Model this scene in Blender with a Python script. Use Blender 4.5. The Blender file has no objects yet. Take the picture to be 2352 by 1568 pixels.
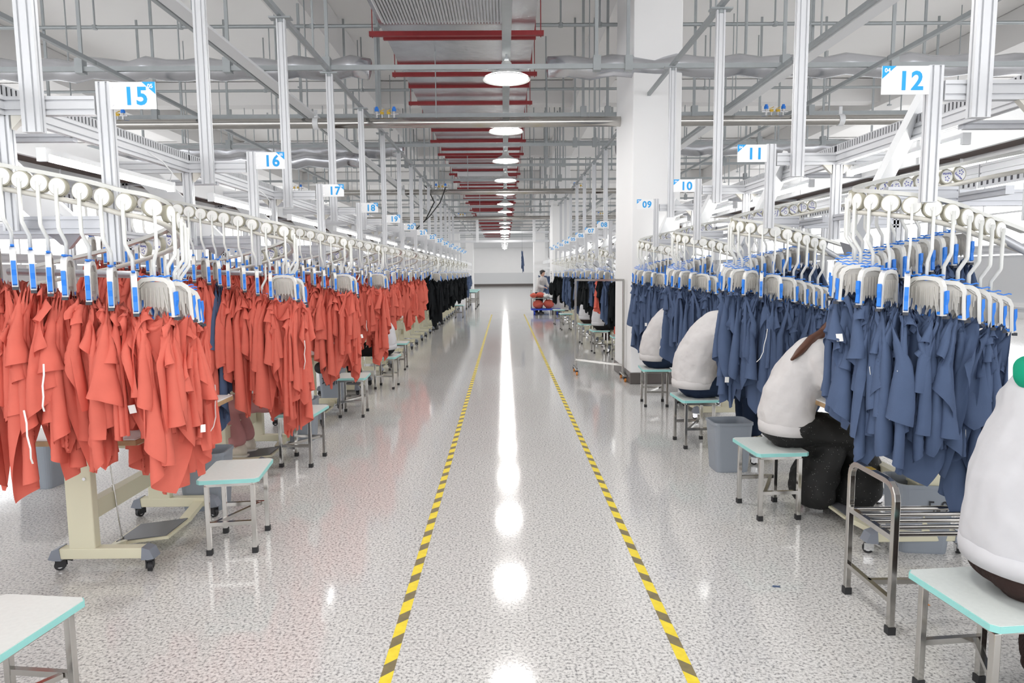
import bpy, math, random
import numpy as np
from mathutils import Vector, Matrix
R = math.radians
rnd = random.Random(7)
scn = bpy.context.scene
col = scn.collection

# ------------------------------------------------------------------ helpers
def tag(o, label=None, cat=None, group=None, kind=None):
    if label: o['label'] = label
    if cat: o['category'] = cat
    if group: o['group'] = group
    if kind: o['kind'] = kind
    return o

def empty(name, loc=(0, 0, 0), rz=0.0, parent=None):
    o = bpy.data.objects.new(name, None)
    o.empty_display_size = .05
    col.objects.link(o)
    o.location = loc
    o.rotation_euler = (0, 0, rz)
    if parent: o.parent = parent
    return o

def put(name, me, parent=None, loc=(0, 0, 0), rot=(0, 0, 0)):
    o = bpy.data.objects.new(name, me)
    col.objects.link(o)
    o.location = loc
    o.rotation_euler = rot
    if parent: o.parent = parent
    return o

KIDS = {}
def copy_tree(o, parent=None):
    c = o.copy()
    col.objects.link(c)
    c.parent = parent
    for ch in list(o.children):
        copy_tree(ch, c)
    return c

class MB:
    def __init__(s):
        s.v = []; s.f = []; s.m = []; s.s = []; s.mi = 0; s.sm = False
    def add(s, vs, fs):
        n = len(s.v)
        s.v += [tuple(p) for p in vs]
        for f in fs:
            s.f.append([i + n for i in f]); s.m.append(s.mi); s.s.append(s.sm)
        return s
    def box(s, x0, x1, y0, y1, z0, z1, M=None):
        vs = [(x, y, z) for z in (z0, z1) for y in (y0, y1) for x in (x0, x1)]
        if M is not None: vs = [M @ Vector(p) for p in vs]
        return s.add(vs, [(0, 2, 3, 1), (4, 5, 7, 6), (0, 1, 5, 4), (2, 6, 7, 3), (0, 4, 6, 2), (1, 3, 7, 5)])
    def cb(s, c, d, M=None):
        return s.box(c[0]-d[0]/2, c[0]+d[0]/2, c[1]-d[1]/2, c[1]+d[1]/2, c[2]-d[2]/2, c[2]+d[2]/2, M)
    def frame(s, p0, p1, up=None):
        p0 = Vector(p0); p1 = Vector(p1); d = (p1-p0).normalized()
        if up is None: up = Vector((0, 0, 1)) if abs(d.z) < .95 else Vector((0, 1, 0))
        sd = d.cross(Vector(up)).normalized(); u = sd.cross(d).normalized()
        return p0, p1, sd, u
    def sweep2(s, p0, p1, outline, up=None):
        p0, p1, sd, u = s.frame(p0, p1, up)
        n = len(outline)
        vs = [p0+sd*a+u*b for a, b in outline]+[p1+sd*a+u*b for a, b in outline]
        fs = [(i, (i+1) % n, (i+1) % n+n, i+n) for i in range(n)]
        fs += [tuple(range(n))[::-1], tuple(range(n, 2*n))]
        return s.add(vs, fs)
    def bar(s, p0, p1, w, h, up=None):
        a, b = w/2, h/2
        return s.sweep2(p0, p1, [(-a, -b), (a, -b), (a, b), (-a, b)], up)
    def prof(s, p0, p1, w, h, up=None):
        # slotted aluminium extrusion: w and h multiples of .04
        o = []
        def side(x0, y0, x1, y1):
            L = math.hypot(x1-x0, y1-y0); n = max(1, int(round(L/.035)))
            tx, ty = (x1-x0)/L, (y1-y0)/L; nx, ny = -ty, tx
            o.append((x0, y0))
            for k in range(n):
                c = (k+.5)*L/n; g = .0045; dp = .008
                for t, e in ((c-g, 0), (c-g, dp), (c+g, dp), (c+g, 0)):
                    o.append((x0+tx*t+nx*e, y0+ty*t+ny*e))
        a, b = w/2, h/2
        side(-a, -b, a, -b); side(a, -b, a, b); side(a, b, -a, b); side(-a, b, -a, -b)
        s.sweep2(p0, p1, o, up)
        d = (Vector(p1)-Vector(p0)).normalized()*.0015
        s.bar(Vector(p0)-d, Vector(p0), w, h, up); s.bar(Vector(p1), Vector(p1)+d, w, h, up)
        return s
    def cyl(s, p0, p1, r, r1=None, n=12, up=None):
        r1 = r if r1 is None else r1
        p0, p1, sd, u = s.frame(p0, p1, up)
        c = [(math.cos(2*math.pi*i/n), math.sin(2*math.pi*i/n)) for i in range(n)]
        vs = [p0+(sd*a+u*b)*r for a, b in c]+[p1+(sd*a+u*b)*r1 for a, b in c]
        k = s.sm; s.sm = True
        s.add(vs, [(i, (i+1) % n, (i+1) % n+n, i+n) for i in range(n)])
        s.sm = False
        s.add(vs, [tuple(range(n))[::-1], tuple(range(n, 2*n))])
        s.sm = k
        return s
    def tube(s, pts, r, n=8, outline=None):
        pts = [Vector(p) for p in pts]; m = len(pts)
        if outline is None: outline = [(r*math.cos(2*math.pi*i/n), r*math.sin(2*math.pi*i/n)) for i in range(n)]
        n = len(outline); vs = []
        up = Vector((0, 0, 1)); pu = None
        for i, p in enumerate(pts):
            d = (pts[min(i+1, m-1)]-pts[max(i-1, 0)]).normalized()
            if pu is None:
                ref = up if abs(d.z) < .9 else Vector((1, 0, 0))
                sd = d.cross(ref).normalized(); pu = sd.cross(d).normalized()
            else:
                sd = d.cross(pu).normalized(); pu = sd.cross(d).normalized()
            vs += [p+sd*a+pu*b for a, b in outline]
        fs = []
        for k in range(m-1):
            fs += [(k*n+i, k*n+(i+1) % n, (k+1)*n+(i+1) % n, (k+1)*n+i) for i in range(n)]
        fs += [tuple(range(n))[::-1], tuple(range((m-1)*n, m*n))]
        return s.add(vs, fs)
    def ribbon(s, pts, outline):
        # horizontal path sweep that keeps z up: outline (outward, up)
        pts = [Vector(p) for p in pts]; m = len(pts); n = len(outline); vs = []
        for i, p in enumerate(pts):
            d = pts[min(i+1, m-1)]-pts[max(i-1, 0)]; d.z = 0; d.normalize()
            o = Vector((d.y, -d.x, 0))
            vs += [p+o*a+Vector((0, 0, b)) for a, b in outline]
        fs = []
        for k in range(m-1):
            fs += [(k*n+i, k*n+(i+1) % n, (k+1)*n+(i+1) % n, (k+1)*n+i) for i in range(n)]
        fs += [tuple(range(n))[::-1], tuple(range((m-1)*n, m*n))]
        return s.add(vs, fs)
    def prism(s, outline, y0, y1, plane='XZ', M=None):
        n = len(outline)
        if plane == 'XZ': vs = [(a, y0, b) for a, b in outline]+[(a, y1, b) for a, b in outline]
        elif plane == 'YZ': vs = [(y0, a, b) for a, b in outline]+[(y1, a, b) for a, b in outline]
        else: vs = [(a, b, y0) for a, b in outline]+[(a, b, y1) for a, b in outline]
        if M is not None: vs = [M @ Vector(p) for p in vs]
        return s.add(vs, [(i, (i+1) % n, (i+1) % n+n, i+n) for i in range(n)]+[tuple(range(n))[::-1], tuple(range(n, 2*n))])
    def lathe(s, prof, c=(0, 0, 0), n=24, sx=1, sy=1, M=None):
        m = len(prof); vs = []
        for r, z in prof:
            for i in range(n):
                a = 2*math.pi*i/n
                p = Vector((c[0]+r*math.cos(a)*sx, c[1]+r*math.sin(a)*sy, c[2]+z))
                vs.append(M @ p if M is not None else p)
        k = s.sm; s.sm = True
        s.add(vs, [(j*n+i, j*n+(i+1) % n, (j+1)*n+(i+1) % n, (j+1)*n+i) for j in range(m-1) for i in range(n)])
        s.sm = k
        return s
    def ell(s, c, r, n=16, m=9, M=None):
        vs = [(0, 0, -1)]
        for j in range(1, m):
            t = math.pi*j/m
            vs += [(math.sin(t)*math.cos(2*math.pi*i/n), math.sin(t)*math.sin(2*math.pi*i/n), -math.cos(t)) for i in range(n)]
        vs.append((0, 0, 1)); L = len(vs)-1
        fs = [(0, 1+(i+1) % n, 1+i) for i in range(n)]
        for j in range(m-2):
            fs += [(1+j*n+i, 1+j*n+(i+1) % n, 1+(j+1)*n+(i+1) % n, 1+(j+1)*n+i) for i in range(n)]
        b = 1+(m-2)*n
        fs += [(L, b+i, b+(i+1) % n) for i in range(n)]
        out = []
        for p in vs:
            q = Vector((p[0]*r[0], p[1]*r[1], p[2]*r[2]))
            if M is not None: q = M @ q
            out.append(q+Vector(c))
        return s.add(out, fs)
    def limb(s, pts, n=14):
        # pts: (x,y,z, ra, rb) elliptical capsule chain; rb measured along y
        for i in range(len(pts)-1):
            a, b = pts[i], pts[i+1]
            st = 7
            for k in range(st+1 if i == len(pts)-2 else st):
                t = k/st; q = [a[j]*(1-t)+b[j]*t for j in range(5)]
                s.ell(q[:3], (q[3], q[4], q[3]), n, 7)
        return s
    def mesh(s, name, mats):
        me = bpy.data.meshes.new(name)
        me.from_pydata(s.v, [], s.f)
        mats = mats if isinstance(mats, (list, tuple)) else [mats]
        for m in mats: me.materials.append(m)
        me.polygons.foreach_set('material_index', s.m)
        me.polygons.foreach_set('use_smooth', s.s)
        me.update()
        return me
    def build(s, name, mats, parent=None, loc=(0, 0, 0), rot=(0, 0, 0)):
        return put(name, s.mesh(name, mats), parent, loc, rot)

def bevel(o, w=.004, seg=2):
    m = o.modifiers.new('bevel', 'BEVEL'); m.width = w; m.segments = seg; m.limit_method = 'ANGLE'
    return o

# ------------------------------------------------------------------ materials
def mat(name, c, rough=.5, metal=0., spec=.5, noise=0., nscale=20., bump=0., bscale=200., emit=None, es=1., coat=0., sheen=0., trans=0., alpha=1.):
    m = bpy.data.materials.new(name); m.use_nodes = True
    nt = m.node_tree; b = nt.nodes['Principled BSDF']
    b.inputs['Base Color'].default_value = (*c, 1)
    b.inputs['Roughness'].default_value = rough
    b.inputs['Metallic'].default_value = metal
    b.inputs['Specular IOR Level'].default_value = spec
    b.inputs['Coat Weight'].default_value = coat
    b.inputs['Sheen Weight'].default_value = sheen
    if emit:
        b.inputs['Emission Color'].default_value = (*emit, 1); b.inputs['Emission Strength'].default_value = es
    tc = nt.nodes.new('ShaderNodeTexCoord')
    if noise:
        n = nt.nodes.new('ShaderNodeTexNoise'); n.inputs['Scale'].default_value = nscale; n.inputs['Detail'].default_value = 4
        nt.links.new(tc.outputs['Object'], n.inputs['Vector'])
        mx = nt.nodes.new('ShaderNodeMix'); mx.data_type = 'RGBA'
        mx.inputs[6].default_value = (*[max(0, x*(1-noise)) for x in c], 1)
        mx.inputs[7].default_value = (*[min(1, x*(1+noise)) for x in c], 1)
        nt.links.new(n.outputs['Fac'], mx.inputs[0]); nt.links.new(mx.outputs[2], b.inputs['Base Color'])
    if bump:
        n = nt.nodes.new('ShaderNodeTexNoise'); n.inputs['Scale'].default_value = bscale; n.inputs['Detail'].default_value = 3
        nt.links.new(tc.outputs['Object'], n.inputs['Vector'])
        bp = nt.nodes.new('ShaderNodeBump'); bp.inputs['Strength'].default_value = bump; bp.inputs['Distance'].default_value = .01
        nt.links.new(n.outputs['Fac'], bp.inputs['Height']); nt.links.new(bp.outputs['Normal'], b.inputs['Normal'])
    return m

def cloth_mat(name, c, rough=.85, tr=.12, bump=.12, bscale=420):
    m = mat(name, c, rough, spec=.15, noise=.10, nscale=9, bump=bump, bscale=bscale)
    nt = m.node_tree; b = nt.nodes['Principled BSDF']; out = nt.nodes['Material Output']
    t = nt.nodes.new('ShaderNodeBsdfTranslucent'); t.inputs['Color'].default_value = (*c, 1)
    mx = nt.nodes.new('ShaderNodeMixShader'); mx.inputs[0].default_value = tr
    nt.links.new(b.outputs[0], mx.inputs[1]); nt.links.new(t.outputs[0], mx.inputs[2]); nt.links.new(mx.outputs[0], out.inputs[0])
    return m

M = {}
M['alu'] = mat('white_aluminium', (.66, .67, .69), .38, .25)
M['alu2'] = mat('grey_aluminium', (.54, .55, .58), .35, .45)
M['white'] = mat('white_enamel', (.76, .77, .78), .4)
M['galv'] = mat('galvanised_steel', (.37, .395, .405), .45, .5, noise=.12, nscale=8)
M['slot'] = mat('dark_slot', (.06, .06, .07), .7)
M['duct'] = mat('slotted_duct_grey', (.50, .51, .53), .5)
M['steel'] = mat('stainless_steel', (.50, .485, .46), .14, .97, noise=.08, nscale=14)
M['chrome'] = mat('polished_steel', (.75, .75, .76), .12, 1.)
M['foil'] = mat('duct_foil', (.56, .57, .60), .25, .92, noise=.25, nscale=3, bump=.6, bscale=5)
M['red_iron'] = mat('red_primer_iron', (.27, .022, .026), .5, noise=.2, nscale=12)
M['paint'] = mat('white_wall_paint', (.85, .85, .85), .7, noise=.02, nscale=2)
M['ceil'] = mat('ceiling_paint', (.90, .89, .875), .85, noise=.03, nscale=1)
M['beamw'] = mat('beam_paint', (.76, .75, .74), .85)
M['wallb'] = mat('wall_grey_band', (.66, .67, .68), .6)
M['skirt'] = mat('dark_skirting', (.10, .085, .08), .35)
M['cap'] = mat('white_roller_cap', (.88, .88, .86), .45)
M['roller'] = mat('beige_roller', (.44, .42, .34), .55)
M['rod'] = mat('white_rod', (.86, .87, .84), .4)
M['clamp'] = mat('light_grey_plastic', (.62, .60, .56), .5)
M['clampw'] = mat('off_white_plastic', (.80, .79, .75), .45)
M['bluep'] = mat('blue_plastic', (.02, .22, .80), .4)
M['tip'] = mat('dark_rubber_tip', (.05, .055, .07), .6)
M['rail'] = mat('rail_grey', (.60, .60, .57), .4, .4)
M['railb'] = mat('rail_beige_lip', (.68, .66, .60), .5)
M['logo'] = mat('blue_logo_ink', (.04, .06, .38), .5)
M['signb'] = mat('sign_blue', (.01, .36, .82), .45)
M['signw'] = mat('sign_white', (.88, .89, .90), .4)
M['red'] = cloth_mat('coral_linen', (.74, .170, .125))
M['blue'] = cloth_mat('slate_blue_linen', (.094, .134, .235))
M['black'] = cloth_mat('black_cotton', (.012, .014, .016), tr=.03)
M['tagw'] = mat('white_tag_paper', (.85, .85, .83), .7)
M['mint'] = mat('mint_edge', (.30, .66, .63), .45)
M['seat'] = mat('seat_laminate', (.68, .72, .70), .42, noise=.07, nscale=60)
M['rubber'] = mat('black_rubber', (.02, .02, .022), .6)
M['cream'] = mat('cream_steel', (.66, .63, .47), .45)
M['creamd'] = mat('cream_shelf', (.55, .50, .33), .5)
M['gplast'] = mat('grey_plastic', (.22, .24, .28), .5)
M['dgplast'] = mat('dark_grey_plastic', (.12, .125, .14), .5)
M['bin'] = mat('bin_grey', (.27, .30, .34), .5, noise=.04, nscale=10)
M['ink'] = mat('black_marker', (.01, .01, .015), .6)
M['wood'] = mat('plywood_edge', (.45, .30, .16), .6, noise=.2, nscale=30)
M['tabletop'] = mat('table_laminate', (.80, .80, .78), .25, noise=.03)
M['belt'] = mat('brown_belt', (.10, .065, .05), .6, noise=.3, nscale=10)
M['brass'] = mat('brass', (.65, .42, .05), .35, .6)
M['orange'] = mat('orange_wheel', (.70, .25, .04), .5)
M['bluecart'] = mat('blue_platform', (.01, .06, .55), .45)
M['jacket'] = cloth_mat('light_grey_jacket', (.66, .64, .635), tr=.0, bump=1., bscale=11)
M['jacketw'] = cloth_mat('pale_white_jacket', (.60, .60, .625), tr=.0, bump=.6, bscale=7)
M['green'] = cloth_mat('green_collar_cloth', (.01, .33, .19), tr=0)
M['jeans'] = cloth_mat('navy_denim', (.018, .03, .06), tr=0)
M['blackp'] = cloth_mat('black_trousers', (.015, .014, .015), tr=0)
M['brown'] = cloth_mat('dark_brown_knit', (.045, .028, .025), tr=0)
M['pink'] = cloth_mat('dusty_pink_corduroy', (.52, .25, .25), tr=0)
M['skin'] = mat('skin', (.62, .38, .28), .55)
M['hair'] = mat('black_hair', (.015, .012, .010), .5)
M['hairb'] = mat('brown_hair', (.10, .035, .018), .45)
M['shoe'] = mat('cream_trainer', (.66, .60, .50), .6, noise=.12, nscale=30)
M['shoes'] = mat('trainer_sole', (.72, .70, .64), .6)
M['cord'] = mat('pale_cord', (.72, .69, .62), .7)
M['wire'] = mat('black_wire', (.01, .01, .01), .6)
M['tube'] = mat('lit_tube', (1, 1, 1), .5, emit=(1, .99, .97), es=20)
M['lamp'] = mat('lit_lamp', (1, 1, 1), .5, emit=(1, .98, .95), es=48)
M['shade'] = mat('lamp_shade_metal', (.72, .73, .72), .35, .3)

def sequin():
    m = mat('black_sequin_cloth', (.008, .008, .008), .75)
    nt = m.node_tree; b = nt.nodes['Principled BSDF']
    tc = nt.nodes.new('ShaderNodeTexCoord'); v = nt.nodes.new('ShaderNodeTexVoronoi'); v.inputs['Scale'].default_value = 70
    nt.links.new(tc.outputs['Object'], v.inputs['Vector'])
    r = nt.nodes.new('ShaderNodeValToRGB'); r.color_ramp.elements[0].position = .06; r.color_ramp.elements[0].color = (.75, .75, .72, 1)
    r.color_ramp.elements[1].position = .09; r.color_ramp.elements[1].color = (.008, .008, .008, 1)
    nt.links.new(v.outputs['Distance'], r.inputs[0]); nt.links.new(r.outputs[0], b.inputs['Base Color'])
    return m
M['sequin'] = sequin()

def knit():
    m = M['brown']; nt = m.node_tree; b = nt.nodes['Principled BSDF']
    tc = nt.nodes.new('ShaderNodeTexCoord'); w = nt.nodes.new('ShaderNodeTexWave'); w.bands_direction = 'DIAGONAL'; w.inputs['Scale'].default_value = 22
    nt.links.new(tc.outputs['Object'], w.inputs['Vector'])
    bp = nt.nodes.new('ShaderNodeBump'); bp.inputs['Strength'].default_value = .8; bp.inputs['Distance'].default_value = .01
    nt.links.new(w.outputs['Fac'], bp.inputs['Height']); nt.links.new(bp.outputs['Normal'], b.inputs['Normal'])
knit()

def floor_mat():
    m = bpy.data.materials.new('speckled_granite_floor'); m.use_nodes = True
    nt = m.node_tree; b = nt.nodes['Principled BSDF']; L = nt.links
    tc = nt.nodes.new('ShaderNodeTexCoord')
    mp = nt.nodes.new('ShaderNodeMapping'); mp.inputs['Scale'].default_value = (1, 1.0, 1); L.new(tc.outputs['Object'], mp.inputs['Vector'])
    n = nt.nodes.new('ShaderNodeTexNoise'); n.inputs['Scale'].default_value = 75; n.inputs['Detail'].default_value = 3; n.inputs['Roughness'].default_value = .65
    L.new(mp.outputs[0], n.inputs['Vector'])
    r = nt.nodes.new('ShaderNodeValToRGB'); e = r.color_ramp.elements
    e[0].position = .36; e[0].color = (.27, .265, .265, 1); e[1].position = .60; e[1].color = (.78, .77, .75, 1)
    k = r.color_ramp.elements.new(.47); k.color = (.62, .61, .595, 1)
    L.new(n.outputs['Fac'], r.inputs[0])
    n2 = nt.nodes.new('ShaderNodeTexNoise'); n2.inputs['Scale'].default_value = .7; n2.inputs['Detail'].default_value = 2; L.new(tc.outputs['Object'], n2.inputs['Vector'])
    r2 = nt.nodes.new('ShaderNodeValToRGB'); r2.color_ramp.elements[0].color = (.88, .87, .87, 1); r2.color_ramp.elements[1].color = (1, 1, 1, 1)
    L.new(n2.outputs['Fac'], r2.inputs[0])
    mx = nt.nodes.new('ShaderNodeMix'); mx.data_type = 'RGBA'; mx.blend_type = 'MULTIPLY'; mx.inputs[0].default_value = 1
    L.new(r.outputs[0], mx.inputs[6]); L.new(r2.outputs[0], mx.inputs[7]); L.new(mx.outputs[2], b.inputs['Base Color'])
    b.inputs['Roughness'].default_value = .095; b.inputs['Specular IOR Level'].default_value = .6
    n3 = nt.nodes.new('ShaderNodeTexNoise'); n3.inputs['Scale'].default_value = 3; L.new(tc.outputs['Object'], n3.inputs['Vector'])
    bp = nt.nodes.new('ShaderNodeBump'); bp.inputs['Strength'].default_value = .03; bp.inputs['Distance'].default_value = .02
    L.new(n3.outputs['Fac'], bp.inputs['Height']); L.new(bp.outputs['Normal'], b.inputs['Normal'])
    return m
M['floor'] = floor_mat()

def tape_mat(sgn):
    m = bpy.data.materials.new('hazard_tape'); m.use_nodes = True
    nt = m.node_tree; b = nt.nodes['Principled BSDF']; L = nt.links
    tc = nt.nodes.new('ShaderNodeTexCoord'); sx = nt.nodes.new('ShaderNodeSeparateXYZ'); L.new(tc.outputs['Object'], sx.inputs[0])
    a = nt.nodes.new('ShaderNodeMath'); a.operation = 'MULTIPLY_ADD'; a.inputs[1].default_value = sgn*1.0; L.new(sx.outputs[0], a.inputs[0]); L.new(sx.outputs[1], a.inputs[2])
    d = nt.nodes.new('ShaderNodeMath'); d.operation = 'DIVIDE'; d.inputs[1].default_value = .205; L.new(a.outputs[0], d.inputs[0])
    f = nt.nodes.new('ShaderNodeMath'); f.operation = 'FRACT'; L.new(d.outputs[0], f.inputs[0])
    g = nt.nodes.new('ShaderNodeMath'); g.operation = 'GREATER_THAN'; g.inputs[1].default_value = .42; L.new(f.outputs[0], g.inputs[0])
    n = nt.nodes.new('ShaderNodeTexNoise'); n.inputs['Scale'].default_value = 25; L.new(tc.outputs['Object'], n.inputs['Vector'])
    yc = nt.nodes.new('ShaderNodeMix'); yc.data_type = 'RGBA'; yc.inputs[6].default_value = (.72, .52, .01, 1); yc.inputs[7].default_value = (.95, .78, .05, 1); L.new(n.outputs['Fac'], yc.inputs[0])
    bc = nt.nodes.new('ShaderNodeMix'); bc.data_type = 'RGBA'; bc.inputs[6].default_value = (.12, .10, .06, 1); bc.inputs[7].default_value = (.28, .22, .09, 1); L.new(n.outputs['Fac'], bc.inputs[0])
    mx = nt.nodes.new('ShaderNodeMix'); mx.data_type = 'RGBA'; L.new(g.outputs[0], mx.inputs[0]); L.new(bc.outputs[2], mx.inputs[6]); L.new(yc.outputs[2], mx.inputs[7])
    L.new(mx.outputs[2], b.inputs['Base Color']); b.inputs['Roughness'].default_value = .45
    return m

# ------------------------------------------------------------------ text
def text_mesh(txt, size, m, off=0.0, ext=.0006, align='CENTER', ysp=1.0):
    cu = bpy.data.curves.new('writing', 'FONT'); cu.body = txt; cu.size = size; cu.offset = off; cu.extrude = ext
    cu.align_x = align; cu.align_y = 'CENTER'; cu.space_character = ysp; cu.resolution_u = 3
    ob = bpy.data.objects.new('writing', cu); col.objects.link(ob)
    dg = bpy.context.evaluated_depsgraph_get()
    me = bpy.data.meshes.new_from_object(ob.evaluated_get(dg))
    bpy.data.objects.remove(ob); bpy.data.curves.remove(cu)
    me.transform(Matrix.Rotation(R(90), 4, 'X'))
    me.materials.clear(); me.materials.append(m)
    return me

def merged(name, parts, mats):
    # parts: (mesh, matrix, material index) -> one mesh
    v = []; f = []; mi = []; sm = []
    for me, X, k in parts:
        n = len(v); v += [tuple(X @ p.co) for p in me.vertices]
        for p in me.polygons:
            f.append([i+n for i in p.vertices]); mi.append(k if k is not None else p.material_index); sm.append(p.use_smooth)
    o = bpy.data.meshes.new(name); o.from_pydata(v, [], f)
    for m in mats: o.materials.append(m)
    o.polygons.foreach_set('material_index', mi); o.polygons.foreach_set('use_smooth', sm); o.update()
    return o

ORD = ['first', 'second', 'third', 'fourth', 'fifth', 'sixth', 'seventh', 'eighth', 'ninth', 'tenth', 'eleventh', 'twelfth', 'thirteenth',
       'fourteenth', 'fifteenth', 'sixteenth', 'seventeenth', 'eighteenth', 'nineteenth', 'twentieth', 'twenty-first', 'twenty-second', 'twenty-third', 'twenty-fourth',
       'twenty-fifth', 'twenty-sixth', 'twenty-seventh', 'twenty-eighth', 'twenty-ninth', 'thirtieth']

WN = ['zero', 'one', 'two', 'three', 'four', 'five', 'six', 'seven', 'eight', 'nine', 'ten', 'eleven', 'twelve', 'thirteen', 'fourteen', 'fifteen', 'sixteen', 'seventeen', 'eighteen', 'nineteen', 'twenty',
      'twenty-one', 'twenty-two', 'twenty-three', 'twenty-four', 'twenty-five', 'twenty-six', 'twenty-seven', 'twenty-eight', 'twenty-nine']
# ------------------------------------------------------------------ cloth: numpy drape of pinned panels
def drape(S=32, NV=32, NU=24, seed=3, steps=190):
    rs = np.random.RandomState(seed)
    Hu = np.empty(S); Hv = np.empty(S); P = np.zeros((S, NV, NU, 3)); W = np.ones((S, NV, NU, 1))
    pa = []; slab = np.empty(S)
    for s in range(S):
        short = s % 4 == 3; W0 = rs.uniform(.26, .50); hu = W0/(NU-1); L0 = rs.uniform(.22, .34) if short else rs.uniform(.44, .68); hv = L0/(NV-1); Hu[s] = hu; Hv[s] = hv
        if s % 4 == 1: W0 = rs.uniform(.20, .30); hu = W0/(NU-1); L0 = rs.uniform(.50, .66); hv = L0/(NV-1); Hu[s] = hu; Hv[s] = hv
        c = rs.uniform(.13, .22)                      # cloth length between the two clips
        th = R(rs.choice([-1, 1])*rs.uniform(10, 58) if short else rs.choice([-1, 1])*rs.uniform(26, 56))  # tilt of the panel
        dj = int(max(3, min(NU-4, round(c*math.cos(th)/hu)))); di = int(round(c*math.sin(th)/hv))
        j0 = rs.randint(1, NU-1-dj) if NU-1-dj > 1 else 1; j1 = j0+dj
        if di >= 0: i0 = rs.randint(0, 5); i1 = min(NV-2, i0+di)
        else: i1 = rs.randint(0, 5); i0 = min(NV-2, i1-di)
        u = (np.arange(NU)-(j0+j1)/2)*hu; v = -(np.arange(NV)-(i0+i1)/2)*hv
        ang = math.atan2(-(i1-i0)*hv, (j1-j0)*hu)
        U, V = np.meshgrid(u, v)
        y = U*math.cos(-ang)-V*math.sin(-ang); z = U*math.sin(-ang)+V*math.cos(-ang)
        P[s, :, :, 1] = y; P[s, :, :, 2] = z
        ph = rs.uniform(0, 6, 4)
        P[s, :, :, 0] = .012*np.sin(y*28+ph[0])+.008*np.sin(y*61+z*9+ph[1])+.004*rs.randn(NV, NU)
        side = 1 if rs.rand() > .5 else -1
        P[s, :, :, 0] += side*.02*(z > 0)*np.minimum(1, z/.03)
        half = rs.uniform(.06, .082)
        pa.append((s, i0, j0, P[s, i0, j0].copy(), np.array([0, -half, 0])))
        pa.append((s, i1, j1, P[s, i1, j1].copy(), np.array([0, half, 0])))
        W[s, i0, j0] = 0; W[s, i1, j1] = 0
        slab[s] = rs.uniform(.034, .06)
    V = np.zeros_like(P)
    hu_ = Hu[:, None, None, None]; hv_ = Hv[:, None, None, None]; hd_ = np.sqrt(hu_**2+hv_**2)
    cons = []
    def sl(di, dj, ri, rj):
        pass
    def solve(a, b, rest, k, oneway=False):
        A = P[a]; B = P[b]; d = B-A
        L = np.sqrt((d*d).sum(-1, keepdims=True))+1e-9
        wA = W[a]; wB = W[b]
        e = (L-rest)
        if oneway: e = np.minimum(e, 0)
        c = d*(k*e/L/(wA+wB+1e-6))
        P[a] += wA*c; P[b] -= wB*c
    s_ = slice(None)
    gs = []
    for st in (0, 1):
        n = (NU-st)//2
        gs.append(((s_, s_, slice(st, st+2*n-1, 2)), (s_, s_, slice(st+1, st+2*n, 2)), hu_, 1., False))
        n = (NV-st)//2
        gs.append(((s_, slice(st, st+2*n-1, 2), s_), (s_, slice(st+1, st+2*n, 2), s_), hv_, 1., False))
        gs.append(((s_, slice(st, st+2*n-1, 2), slice(0, NU-1)), (s_, slice(st+1, st+2*n, 2), slice(1, NU)), hd_, .35, False))
        gs.append(((s_, slice(st, st+2*n-1, 2), slice(1, NU)), (s_, slice(st+1, st+2*n, 2), slice(0, NU-1)), hd_, .35, False))
    for st in range(2):
        for o in range(2):
            a0 = st*2+o
            ia = np.arange(a0, NU-2, 4); 
            if len(ia): gs.append(((s_, s_, ia), (s_, s_, ia+2), hu_*1.9, .22, True))
            ia = np.arange(a0, NV-2, 4)
            if len(ia): gs.append(((s_, ia, s_), (s_, ia+2, s_), hv_*1.9, .22, True))
    dt = 1/50.
    T = slab[:, None, None]
    for t in range(steps):
        f = min(1, t/(steps*.55)); f = f*f*(3-2*f)
        V[..., 2] -= 9.8*dt; V *= .965 if t < steps*.8 else .90
        Q = P.copy(); P += V*dt*W
        for (s, i, j, p0, p1) in pa: P[s, i, j] = p0*(1-f)+p1*f
        for it in range(7):
            for g in gs: solve(*g)
        lim = T*(1+np.clip(-P[..., 2], 0, 1)*1.6)
        P[..., 0] = np.clip(P[..., 0], -lim, lim)
        V = (P-Q)/dt
    return P, W

DR, _ = drape()
NS, NV, NU, _x = DR.shape
grid_faces = [(i*NU+j, i*NU+j+1, (i+1)*NU+j+1, (i+1)*NU+j) for i in range(NV-1) for j in range(NU-1)]

def garment_mesh(name, m, rr, n=5, sc=1.0, zs=1.0):
    vs = []; fs = []
    offs = [(-.5+(k+.5)/n)*.075 for k in range(n)]
    for k in range(n):
        s = rr.randrange(NS)
        while s % 4 == 3 and 0 < k < n-1: s = rr.randrange(NS)
        q = DR[s].reshape(-1, 3).copy()
        if rr.random() < .5: q[:, 1] *= -1
        if rr.random() < .5: q[:, 0] *= -1
        q[:, 1] *= sc; q[:, 2] *= zs*rr.uniform(.8, 1.05)*(1.15 if abs(k-(n-1)/2) < 1.1 else .92)
        q[:, 1] *= 1+.25*rr.random()*np.clip(-q[:, 2], 0, 1)
        A = rr.uniform(-1.15, 1.15)*np.clip(-q[:, 2]/.28, 0, 1); ca, sa = np.cos(A), np.sin(A)
        x_, y_ = q[:, 0].copy(), q[:, 1].copy(); q[:, 0] = x_*ca-y_*sa; q[:, 1] = x_*sa+y_*ca
        q[:, 0] += offs[k]; q[:, 1] += rr.uniform(-.015, .015); q[:, 2] += rr.uniform(-.01, .015)
        b = len(vs); vs += [tuple(p) for p in q.tolist()]
        fs += [tuple(x+b for x in f) for f in grid_faces]
    me = bpy.data.meshes.new(name); me.from_pydata(vs, [], fs); me.materials.append(m)
    me.polygons.foreach_set('use_smooth', [True]*len(fs)); me.update()
    return me

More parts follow.
